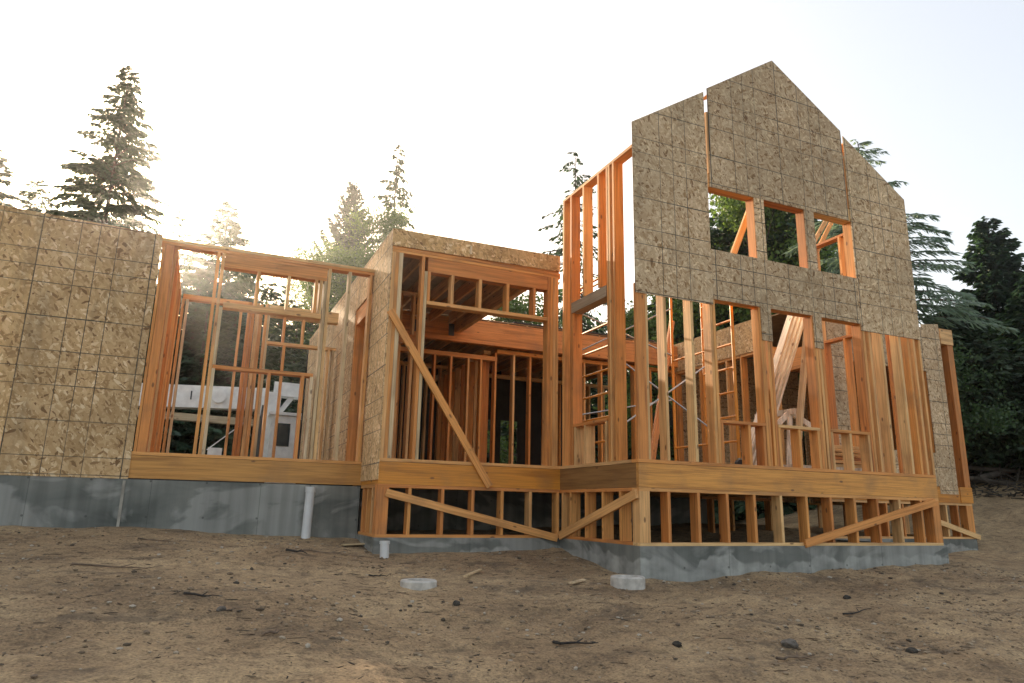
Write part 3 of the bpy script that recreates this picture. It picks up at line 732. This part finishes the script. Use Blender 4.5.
def offcut(x, y, ang, L, w, label):
    z = ground_d(x, y) + .02
    a = Vector((x - math.cos(ang) * L / 2, y - math.sin(ang) * L / 2, z)); b = Vector((x + math.cos(ang) * L / 2, y + math.sin(ang) * L / 2, z + .015))
    return tag(MB().board(a, b, .014, w, (-math.sin(ang), math.cos(ang), 0)).build('offcut', LTH), label, 'offcut')
offcut(2.72, 7.15, .95, .62, .03, 'long thin pale offcut lying between the two round concrete pads')
offcut(3.62, 6.55, .5, .26, .045, 'small splintered pale offcut just left of the right concrete pad')
offcut(1.86, 8.95, .1, .34, .10, 'short flat board lying by the foundation corner behind the short white pipe')

# loose grit, clods and bits of bark: uncountable, one mesh
def scatter(name, n, seed, region, rng, mat, flat=.6, bits=False):
    r = np.random.default_rng(seed)
    base = bmesh.new(); bmesh.ops.create_icosphere(base, subdivisions=1, radius=1.0); base.verts.ensure_lookup_table()
    bv = np.array([v.co[:] for v in base.verts]); bfc = [[v.index for v in f.verts] for f in base.faces]; base.free()
    V, F = [], []; k = 0; cnt = 0
    while cnt < n:
        x = r.uniform(*region[0]); y = region[1][0] + (region[1][1] - region[1][0]) * r.random() ** 1.5
        if y > YE - .05 and x > XD - .05 and x < XE + .1: continue
        if y > YC - .05 and x > XB - .05 and x < XD + 1: continue
        if y > YA - .06: continue
        if noise.noise(Vector((x * .8, y * .8, seed))) < r.uniform(-.45, .35): continue
        s = rng[0] * (rng[1] / rng[0]) ** (r.random() ** 3.2)
        sc = np.array([s * r.uniform(.7, 1.5), s * r.uniform(.7, 1.3), s * flat * r.uniform(.6, 1.2)])
        if bits: sc = np.array([s * r.uniform(2, 6), s * .5, s * .35])
        a = r.uniform(0, 6.28); ca, sa = math.cos(a), math.sin(a)
        v = bv * (1 + r.uniform(-.25, .25, (len(bv), 1))) * sc
        v = np.stack([v[:, 0] * ca - v[:, 1] * sa + x, v[:, 0] * sa + v[:, 1] * ca + y, v[:, 2] + ground_d(x, y) + sc[2] * .3], 1)
        V.append(v); F += [[i + k for i in f] for f in bfc]; k += len(bv); cnt += 1
    o = link(name, mesh(name, np.concatenate(V).tolist(), F), mat); tag(o, kind='stuff'); return o
def grit_mat(name, cols):
    m, nt, b = new_mat(name); g = nt.nodes.new('ShaderNodeNewGeometry')
    nt.links.new(ramp(nt, g.outputs['Random Per Island'], [(i / (len(cols) - 1), c) for i, c in enumerate(cols)]), b.inputs['Base Color']); b.inputs['Roughness'].default_value = .95
    return m
GM = grit_mat('grit', [(.05, .04, .03), (.15, .105, .065), (.25, .18, .115), (.30, .22, .14), (.13, .09, .06), (.36, .28, .19), (.42, .37, .30)])
BM_ = grit_mat('bark_bits', [(.03, .022, .016), (.07, .045, .028), (.15, .095, .055), (.035, .028, .02), (.28, .20, .12)])
tag(scatter('gravel', 19000, 3, ((-4, 10.5), (2.3, 9.6)), (.004, .024), GM), 'loose grit and small clods strewn over the brown dirt', 'gravel')
tag(scatter('bark_litter', 8000, 8, ((-4, 10.5), (2.3, 9.6)), (.004, .014), BM_, bits=True), 'dark bark chips and twig bits strewn over the brown dirt', 'litter')

# ------------------------------------------------------------------ trees
NEED_D = foliage('needles_dark', (.016, .05, .035), (.06, .12, .05))
NEED_M = foliage('needles_mid', (.02, .045, .03), (.07, .11, .05))
LEAF = foliage('leaves', (.045, .09, .025), (.16, .24, .06), .4)

def conifer_arrays(seed, H, R, n_br, n_sp, droop, bare=.15, size=.3, top=0.0, open_=0.0, asym=0, wid=.42):
    r = np.random.default_rng(seed)
    t = bare + (1 - bare) * (np.arange(n_br) + r.random(n_br)) / n_br
    az = r.uniform(0, 2 * np.pi, n_br)
    L = R * 1.25 * (1 - t) ** .8 * r.uniform(.68, 1.08, n_br) + .18
    L *= 1 - open_ * (r.random(n_br) < .35)
    lift = (.25 - droop) + .5 * t
    P, Dv, SZ = [], [], []
    B = []
    for k in range(n_br):
        m = int(n_sp * 3.0 * (L[k] / R) ** 1.15) + 12
        s = r.random(m) ** .8
        d = np.array([math.cos(az[k]), math.sin(az[k]), 0])
        side = np.array([-d[1], d[0], 0])
        z = H * t[k] + L[k] * (lift[k] * s - (droop * .9) * s ** 2)
        w = r.normal(0, 1, m) * L[k] * .13 * (1.15 - s)
        p = d[None] * (L[k] * s)[:, None] + side[None] * w[:, None]; p[:, 2] += z - np.abs(w) * .3
        P.append(p)
        sg = np.sign(w + 1e-6)
        dv = d[None] * r.uniform(.4, 1.1, (m, 1)) + side[None] * (sg * r.uniform(.2, 1.0, m))[:, None]
        dv[:, 2] -= r.uniform(.1, .5, m) + droop * .6
        Dv.append(dv / np.linalg.norm(dv, axis=1)[:, None]); SZ.append(size * .82 * r.uniform(.55, 1.25, m) * (.55 + .45 * (1 - t[k]) ** .5))
        B.append(((0, 0, H * t[k]), tuple(d * L[k] * .5 + np.array([0, 0, H * t[k] + L[k] * (lift[k] * .5 - droop * .225)])), tuple(d * L[k] * .93 + np.array([0, 0, H * t[k] + L[k] * (lift[k] * .93 - droop * .78)])), max(.008, L[k] * .014)))
    P = np.concatenate(P); Dv = np.concatenate(Dv); SZ = np.concatenate(SZ)[:, None]
    n = len(P)
    up = r.normal(0, .6, (n, 3)) + np.array([0, 0, 1]); sd = np.cross(Dv, up); sd /= np.linalg.norm(sd, axis=1)[:, None]
    W = SZ * wid * .62
    v = np.stack([P - Dv * SZ * .15, P + Dv * SZ * .35 + sd * W, P + Dv * SZ * .95, P + Dv * SZ * .35 - sd * W], 1)
    v[:, 1:3, 2] -= (SZ * .05)
    return v.reshape(-1, 3), B

def quads_mesh(name, v, smooth=False):
    n = len(v) // 4; me = bpy.data.meshes.new(name)
    me.vertices.add(len(v)); me.vertices.foreach_set('co', v.astype(np.float32).ravel())
    me.loops.add(len(v)); me.loops.foreach_set('vertex_index', np.arange(len(v), dtype=np.int32))
    me.polygons.add(n); me.polygons.foreach_set('loop_start', np.arange(0, len(v), 4, dtype=np.int32))
    me.update(); me.validate(); return me

def conifer(name, x, y, label, mat, cat='tree', group=None, lean=0, zb=None, **k):
    H = k['H']; z0 = ground_z(x, y) - .1 if zb is None else zb
    root = empty(name, (x, y, z0), label, cat, group)
    v, B = conifer_arrays(**k)
    link('crown', quads_mesh('crown', v), mat, root, (x, y, z0))
    mb = MB(); r0 = H * .008 + .02
    for i in range(8): mb.tube((0, 0, H * i / 8), (0, 0, H * (i + 1) / 8), r0 * (1 - i / 8) + .01, r0 * (1 - (i + 1) / 8) + .01, 8)
    for a, b, c, r in B: mb.tube(a, b, r, r * .7, 4); mb.tube(b, c, r * .7, r * .3, 4)
    o = mb.build('trunk', BARK, root, (0, 0, 0)); o.location = (0, 0, 0)
    root.rotation_euler = (0, lean, 0)
    return root

def at(az_deg, dist): a = math.radians(az_deg); return dist * math.sin(a), dist * math.cos(a)
def tree_at(name, az, tan, dist, label, mat, R, **k):
    x, y = at(az, dist); zb = ground_z(x, y) - .1; H = tan * dist - zb
    return conifer(name, x, y, label, mat, H=H, R=R, **k)
tree_at('fir_tree', -8.5, .574, 30, 'tallest fir against the white sky above the left strand board wall', NEED_M, 3.6, seed=11, n_br=320, n_sp=80, droop=.35, size=.34)
tree_at('fir_tree', -15.5, .41, 32, 'fir cut off by the left edge of the photo above the wall', NEED_M, 2.8, seed=12, n_br=220, n_sp=70, droop=.3, size=.34)
tree_at('fir_tree', -12.9, .385, 34, 'small fir tip peeping over the wall left of the tallest fir', NEED_M, 2.8, seed=13, n_br=180, n_sp=60, droop=.2, size=.32)
tree_at('fir_tree', -3.6, .388, 34, 'thin sparse fir just right of the glaring sun', NEED_M, 2.0, seed=14, n_br=110, n_sp=50, droop=.3, size=.3, open_=.5)
tree_at('fir_tree', -.2, .41, 30, 'bushy fir rising behind the header of the left wing', NEED_M, 3.2, seed=15, n_br=240, n_sp=70, droop=.3, size=.34)
tree_at('pine_tree', 13.0, .545, 42, 'sparse pine with bare upper trunk rising above the great room corner', NEED_D, 4.0, seed=16, n_br=110, n_sp=50, droop=.45, size=.42, open_=.5, bare=.3)
tree_at('cypress_tree', 9.4, .465, 45, 'narrow bluish conifer left of the sparse pine', foliage('cypress_needles', (.008, .035, .022), (.03, .075, .035), .1), 3.6, seed=17, n_br=300, n_sp=110, droop=-.35, size=.40)
tree_at('fir_tree', 28.8, .548, 27, 'slender fir with drooping boughs beside the tall side wall top plate', NEED_D, 4.2, seed=18, n_br=90, n_sp=44, droop=.5, size=.32, open_=.45)
tree_at('cedar_tree', 51.8, .505, 19, 'feathery cedar with long drooping branches right behind the gable', foliage('cedar_needles', (.13, .19, .16), (.26, .34, .26), .45), 3.7, seed=33, n_br=150, n_sp=120, droop=.36, size=.30, open_=.45, bare=.42, wid=.17)
tree_at('fir_tree', 59.4, .36, 28, 'dark pointed fir standing alone at the right edge of the sky', NEED_D, 2.1, seed=20, n_br=260, n_sp=90, droop=.12, size=.34)
tree_at('fir_tree', 62.2, .29, 26, 'dark fir cut off by the right edge of the photo', NEED_D, 2.4, seed=21, n_br=240, n_sp=90, droop=.12, size=.34)

tree_at('fir_tree', 56.2, .25, 24, 'green fir filling the gap between the drooping cedar and the dark pointed fir', NEED_M, 2.2, seed=41, n_br=220, n_sp=90, droop=.15, size=.3)
def leafy_arrays(seed, H, R, n_cl, n_lf, size=.13, zlo=.25):
    r = np.random.default_rng(seed)
    cz = H * (zlo + (1 - zlo) * r.random(n_cl) ** .8); rel = (cz / H - zlo) / (1 - zlo)
    rr = R * np.sqrt(np.clip(1 - (rel * 1.0 - .25) ** 2 * 1.6, .02, 1)) * np.sqrt(r.random(n_cl)); a = r.uniform(0, 6.283, n_cl)
    cen = np.stack([rr * np.cos(a), rr * np.sin(a), cz], 1)
    p = np.repeat(cen, n_lf, 0) + r.normal(0, 1, (n_cl * n_lf, 3)) * np.array([.30, .30, .22]) * R * .45
    n = len(p); d = r.normal(0, 1, (n, 3)); d /= np.linalg.norm(d, axis=1)[:, None]; u = np.cross(d, r.normal(0, 1, (n, 3))); u /= np.linalg.norm(u, axis=1)[:, None]
    s = size * r.uniform(.6, 1.4, (n, 1))
    v = np.stack([p - d * s * .5, p + u * s * .35, p + d * s * .5, p - u * s * .35], 1)
    return v.reshape(-1, 3), cen
def leafy(name, az, tan, dist, label, R, seed, n_cl=60, n_lf=300, size=.11, mat=None):
    x, y = at(az, dist); z0 = ground_z(x, y) - .1; H = tan * dist - z0
    root = empty(name, (x, y, z0), label, 'tree')
    v, cen = leafy_arrays(seed, H, R, n_cl, n_lf, size)
    link('crown', quads_mesh('crown', v), mat or LEAF, root, (x, y, z0))
    mb = MB()
    for i in range(8): mb.tube((0, 0, H * .9 * i / 8), (0, 0, H * .9 * (i + 1) / 8), .16 * (1 - i / 9), .16 * (1 - (i + 1) / 9), 8)
    for c in cen[::2]: mb.tube((0, 0, max(.2, c[2] * .75)), tuple(c), .035, .008, 5)
    o = mb.build('trunk', BARK, root, (0, 0, 0)); o.location = (0, 0, 0)
    return root
leafy('broadleaf_tree', 12.0, .42, 40, 'light green broadleaf tree tucked behind the great room roof corner', 3.4, 31, 110, 320)
leafy('broadleaf_tree', 7.0, .352, 40, 'thin leafy tree with pale gaps left of the bluish conifer', 4.4, 32, 110, 260)
leafy('broadleaf_tree', 36.5, .31, 22, 'bright green leafy tree seen between the gable studs above the beam', 2.2, 33, 60, 320)
leafy('broadleaf_tree', 24.5, .30, 24, 'leafy tree seen through the great room transom', 2.0, 34, 50, 300)
leafy('broadleaf_tree', 43.5, .47, 23, 'green leafy tree seen through the left upper window opening', 2.4, 35, 80, 300, .12)

BUSH = foliage('shrub_leaves', (.025, .055, .025), (.085, .15, .055), .35)
leafy('broadleaf_tree', 54.2, .19, 22, 'low leafy tree at the foot of the drooping cedar', 2.0, 36, 40, 600, .085, BUSH)
tree_at('fir_tree', 57.9, .205, 23.5, 'shorter green fir in front of the dark pointed fir', NEED_M, 1.9, seed=51, n_br=220, n_sp=90, droop=.15, size=.28, bare=.05)
tree_at('fir_tree', 60.6, .19, 24, 'short green fir by the grass at the right edge of the photo', NEED_M, 1.9, seed=52, n_br=220, n_sp=90, droop=.15, size=.28, bare=.05)
leafy('broadleaf_tree', 59.4, .10, 23, 'leafy bush at the edge of the clearing beyond the right rear block', 1.3, 37, 36, 500, .08, BUSH)
# the wood behind, one mass
fv = []; tv = MB(); r2 = np.random.default_rng(77)
protos = [conifer_arrays(100 + i, 12.0, 3.2, 110, 60, .3, .04, .42) for i in range(4)]
def forest_tree(az, dist, tan):
    x, y = at(az, dist); z0 = ground_z(x, y) - .2; H = tan * dist - z0
    v, B = protos[r2.integers(4)]; s = H / 12.0; a = r2.uniform(0, 6.28); ca, sa = math.cos(a), math.sin(a)
    sx = max(.85, min(1.2, s ** .5)); w = v.copy(); w[:, 2] *= s; xy = w[:, :2] * sx
    w[:, 0] = xy[:, 0] * ca - xy[:, 1] * sa + x; w[:, 1] = xy[:, 0] * sa + xy[:, 1] * ca + y; w[:, 2] += z0
    fv.append(w); tv.tube((x, y, z0), (x, y, z0 + H * .95), .16, .02, 6)
def hprof(az):
    return float(np.interp(az, [-40, -14, -9, 2, 6, 10, 14, 22, 27, 32, 36, 40, 45, 49, 53, 57, 64, 80], [.2, .2, .25, .34, .27, .23, .23, .25, .27, .29, .31, .47, .47, .42, .20, .235, .27, .3]))
for az in np.arange(-38, 82, 2.1):
    for dist in (36, 44):
        a = az + r2.uniform(-1, 1); dd = dist + r2.uniform(-3, 3)
        forest_tree(a, dd, max(.12, hprof(a) * r2.uniform(.8, 1.08)))
for az in np.arange(38, 49.5, .9): forest_tree(az, 24 + r2.uniform(-1, 1), r2.uniform(.38, .47))
for az in np.arange(26, 80, 2.6): forest_tree(az + r2.uniform(-1, 1), 25.5 + r2.uniform(-1.5, 2), hprof(az) * r2.uniform(.5, .85))
for az in np.arange(-9, 5, 1.7): forest_tree(az + r2.uniform(-.6, .6), 25.5 + r2.uniform(-1.5, 1.5), float(np.interp(az, [-9, -6, 5], [.30, .33, .27])) * r2.uniform(.9, 1.05))
for az in np.arange(5, 24, 3.2): forest_tree(az + r2.uniform(-1, 1), 26 + r2.uniform(-1.5, 2), .2 * r2.uniform(.7, 1))
fo_ = link('forest', quads_mesh('forest', np.concatenate(fv)), NEED_D); tag(fo_, 'dark evergreen wood closing off the clearing behind the house', 'forest', kind='stuff')
ft = tv.build('forest_trunks', BARK); tag(ft, 'shaded trunks standing inside the dark evergreen wood', 'forest', kind='stuff')

# undergrowth at the edge of the wood
r3 = np.random.default_rng(5); n = 9000
a = np.radians(r3.uniform(48, 70, n)); dd = r3.uniform(23.5, 27.5, n); px, py = dd * np.sin(a), dd * np.cos(a)
pz = np.array([ground_z(u, w) for u, w in zip(px, py)]); h = r3.uniform(.1, .4, n); dx = r3.normal(0, .1, n); dy = r3.normal(0, .1, n); ww = .02
gvv = np.stack([np.stack([px - ww, py, pz - .02], 1), np.stack([px + ww, py, pz - .02], 1), np.stack([px + dx + .006, py + dy, pz + h], 1), np.stack([px + dx - .006, py + dy, pz + h], 1)], 1).reshape(-1, 3)
gr = link('grass', quads_mesh('grass', gvv), foliage('grass_blades', (.05, .09, .02), (.16, .22, .06))); tag(gr, 'long grass along the edge of the wood at right', 'grass', kind='stuff')

# logs and roots bulldozed against the wood
LOG = plain('old_log', (.07, .055, .042), .9, 0, .35, 5)
rl = random.Random(4)
places = ['nearest the house', 'lying lowest on the bank', 'tilted up at its right end', 'half buried in the middle of the pile', 'on top of the pile', 'reaching toward the grass', 'crossing under the topmost log', 'near the right edge of the photo', 'thin and pale among the thicker ones', 'at the far end of the pile']
for i in range(10):
    az = 57.2 + i * .55; d0 = 20.8 + rl.uniform(0, 2.6); x, y = at(az, d0); z = ground_z(x, y) + .12 + rl.uniform(0, .3)
    an = rl.uniform(-.5, .6) - .5; L = rl.uniform(1.2, 2.6); dv = Vector((math.cos(an), math.sin(an), rl.uniform(-.15, .25)))
    mb = MB(); p = Vector((x, y, z)) - dv * L / 2; rr = rl.uniform(.04, .10)
    for s in range(5):
        q = p + dv * L / 5 + Vector((0, 0, rl.uniform(-.04, .04))); mb.tube(p, q, rr * (1 - s * .08), rr * (1 - (s + 1) * .08), 9)
        if s in (1, 3): mb.tube(q, q + Vector((rl.uniform(-.3, .3), rl.uniform(-.2, .2), rl.uniform(.15, .4))), rr * .3, rr * .12, 6)
        p = q
    tag(mb.build('log', LOG), 'dead grey log in the bank brush pile, ' + places[i], 'log', 'logs heaped against the wood')
r4 = np.random.default_rng(9); mb = MB()
for i in range(700):
    az = r4.uniform(55.5, 66); d0 = r4.uniform(20.3, 24); x, y = at(az, d0); z = ground_z(x, y) + r4.uniform(0, .22) * (1 - abs(d0 - 22) / 3)
    v = Vector(r4.normal(0, 1, 3)); v.z *= .3; v.normalize(); L = r4.uniform(.15, .6); mb.tube((x, y, z), tuple(Vector((x, y, z)) + v * L), r4.uniform(.01, .03), .006, 4)
bo = mb.build('brush', plain('brush', (.055, .045, .032), .95, 0, .35, 4)); tag(bo, 'tangled dark brush and root mass heaped on the bank at right', 'brush', kind='stuff')

# ------------------------------------------------------------------ crane truck behind the left wing
TW = plain('truck_white', (.80, .80, .76), .4, 0, .08); TD = plain('truck_dark', (.025, .03, .03), .5); TG = plain('truck_glass', (.02, .035, .04), .12)
TY = 18.0
truck = empty('crane_truck', (1.0, TY, ground_z(1, TY)), 'white crane truck with lowered boom parked behind the left wing', 'truck')
def tp(mb, name, mat, par=None): return mb.build(name, mat, par or truck)
gz = ground_z(1, TY)
bo = tp(MB().board((-2.6, TY, 2.28), (1.35, TY, 2.45), .52, .4, (0, 1, 0)), 'boom', TW)
tp(MB().tube((.22, TY - .27, 2.42), (.22, TY - .2, 2.42), .16, n=24), 'pivot_cap', TW, bo)
tp(MB().tube((-.62 + .25, TY - .205, 2.5), (-.62 + .25, TY - .201, 2.3), .015), 'slot', TD, bo)
lb = tp(MB().board((-2.6, TY - .05, 1.94), (1.2, TY - .05, 1.86), .16, .25, (0, 1, 0)), 'lower_arm', wood('cream_paint', 0, [(.5, .42, .28)] * 3))
t = MB(); t.box(1.12, 1.62, TY - .25, TY + .3, .9, 2.62); tp(t, 'turret', TW)
tp(MB().board((1.45, TY, 2.72), (2.12, TY - .05, 2.70), .34, .4, (0, 1, 0)), 'boom_head', TW)
tp(MB().board((1.5, TY - .1, 1.95), (1.95, TY - .1, 2.65), .12, .1, (0, 1, 0)), 'lift_cylinder', TW)
cb_ = MB().box(1.42, 2.55, TY - .6, TY + 1.0, .45, 2.02); cb_.box(1.36, 2.6, TY - .66, TY + 1.06, 2.03, 2.10)
cab = tp(cb_, 'cab', TW)
tp(MB().box(1.56, 1.86, TY - .612, TY - .598, 1.30, 1.84), 'window', TG, cab)
tp(MB().box(1.50, 1.92, TY - .606, TY - .601, .5, 1.26), 'door', TW, cab)
tp(MB().box(2.02, 2.3, TY - .62, TY - .6, .6, 1.95), 'window', TG, cab)
tp(MB().box(2.15, 2.28, TY - .75, TY - .68, 1.5, 1.9), 'mirror', TW, cab)
tp(MB().tube((1.20, TY - .7, .6), (1.20, TY - .7, 1.95), .075).tube((1.20, TY - .7, 1.95), (1.22, TY - .7, 2.22), .05), 'exhaust_stack', TD)
tp(MB().box(-3.2, 1.4, TY - .55, TY + .9, .35, .72), 'chassis', TD)
tp(MB().box(-2.9, .2, TY - .62, TY + .95, .72, .95), 'truck_bed', TD)
tp(MB().box(.12, .42, TY - .5, TY - .1, .95, 1.2), 'tool_box', TW)
tp(MB().tube((.1, TY - .4, 1.15), (1.0, TY - .3, 1.98), .012), 'cable', TW)
for wx in (-2.3, -1.2, 2.1):
    for wy in (TY - .45, TY + .75):
        w_ = tp(MB().tube((wx, wy - .13, gz + .42), (wx, wy + .13, gz + .42), .42, n=28), 'wheel', BLK)
        tp(MB().tube((wx, wy - .14, gz + .42), (wx, wy + .14, gz + .42), .22, n=20), 'rim', TW, w_)

# ------------------------------------------------------------------ light, sky, camera
SUN = Vector((-.095, .933, .347)).normalized()
w = bpy.data.worlds.new('World'); scene.world = w; w.use_nodes = True
nt = w.node_tree; nt.nodes.clear()
sky = nt.nodes.new('ShaderNodeTexSky'); sky.sky_type = 'NISHITA'; sky.sun_disc = False
sky.sun_elevation = math.asin(SUN.z); sky.sun_rotation = math.atan2(SUN.x, SUN.y)
sky.air_density = 1.0; sky.dust_density = 4.0; sky.ozone_density = 1.0
bg = nt.nodes.new('ShaderNodeBackground'); bg.inputs[1].default_value = 0.13
wo = nt.nodes.new('ShaderNodeOutputWorld'); hz = nt.nodes.new('ShaderNodeMix'); hz.data_type = 'RGBA'; hz.inputs[0].default_value = .45; nt.links.new(sky.outputs[0], hz.inputs[6]); hz.inputs[7].default_value = (2.35, 2.65, 2.95, 1); nt.links.new(hz.outputs[2], bg.inputs[0]); nt.links.new(bg.outputs[0], wo.inputs[0])
sl = bpy.data.lights.new('sun', 'SUN'); sl.energy = 3.5; sl.angle = math.radians(.6); sl.color = (1, .86, .68)
so = bpy.data.objects.new('sun', sl); C.objects.link(so); so.rotation_euler = (-SUN).to_track_quat('-Z', 'Y').to_euler(); so.location = SUN * 60

Rm = Matrix(((0.9149921843909069, -0.4029464372237, 0.020578416661235777), (-0.11153055758174743, -0.20358360102806103, 0.9726842509869025), (-0.38775022531142533, -0.8922936098175164, -0.23121824462997032)))
cam = bpy.data.cameras.new('camera'); co = bpy.data.objects.new('camera', cam); C.objects.link(co)
co.matrix_world = Rm.transposed().to_4x4(); cam.sensor_width = 36; cam.lens = 700.44 / 1024 * 36; cam.clip_end = 2000; cam.clip_start = .05
scene.camera = co
vs = scene.view_settings; vs.view_transform = 'Standard'; vs.look = 'None'; vs.exposure = 1.6; vs.gamma = 1.0
vs.use_white_balance = True; vs.white_balance_temperature = 7650; vs.white_balance_tint = 13
scene.cycles.max_bounces = 6; scene.cycles.diffuse_bounces = 3; scene.cycles.transparent_max_bounces = 4

# ------------------------------------------------------------------ air
hm = bpy.data.materials.new('haze_air'); hm.use_nodes = True; hn = hm.node_tree; hn.nodes.clear()
pv = hn.nodes.new('ShaderNodeVolumePrincipled'); pv.inputs['Color'].default_value = (.93, .96, 1, 1); pv.inputs['Density'].default_value = 0.0008; pv.inputs['Anisotropy'].default_value = 0.88
hn.links.new(pv.outputs[0], hn.nodes.new('ShaderNodeOutputMaterial').inputs['Volume'])
ho = MB().box(-430, 430, -430, 430, -3.5, 26).build('haze', hm, None, (0, 0, 0)); tag(ho, 'thin pale morning haze filling the clearing', 'haze', kind='stuff')
scene.cycles.volume_bounces = 1
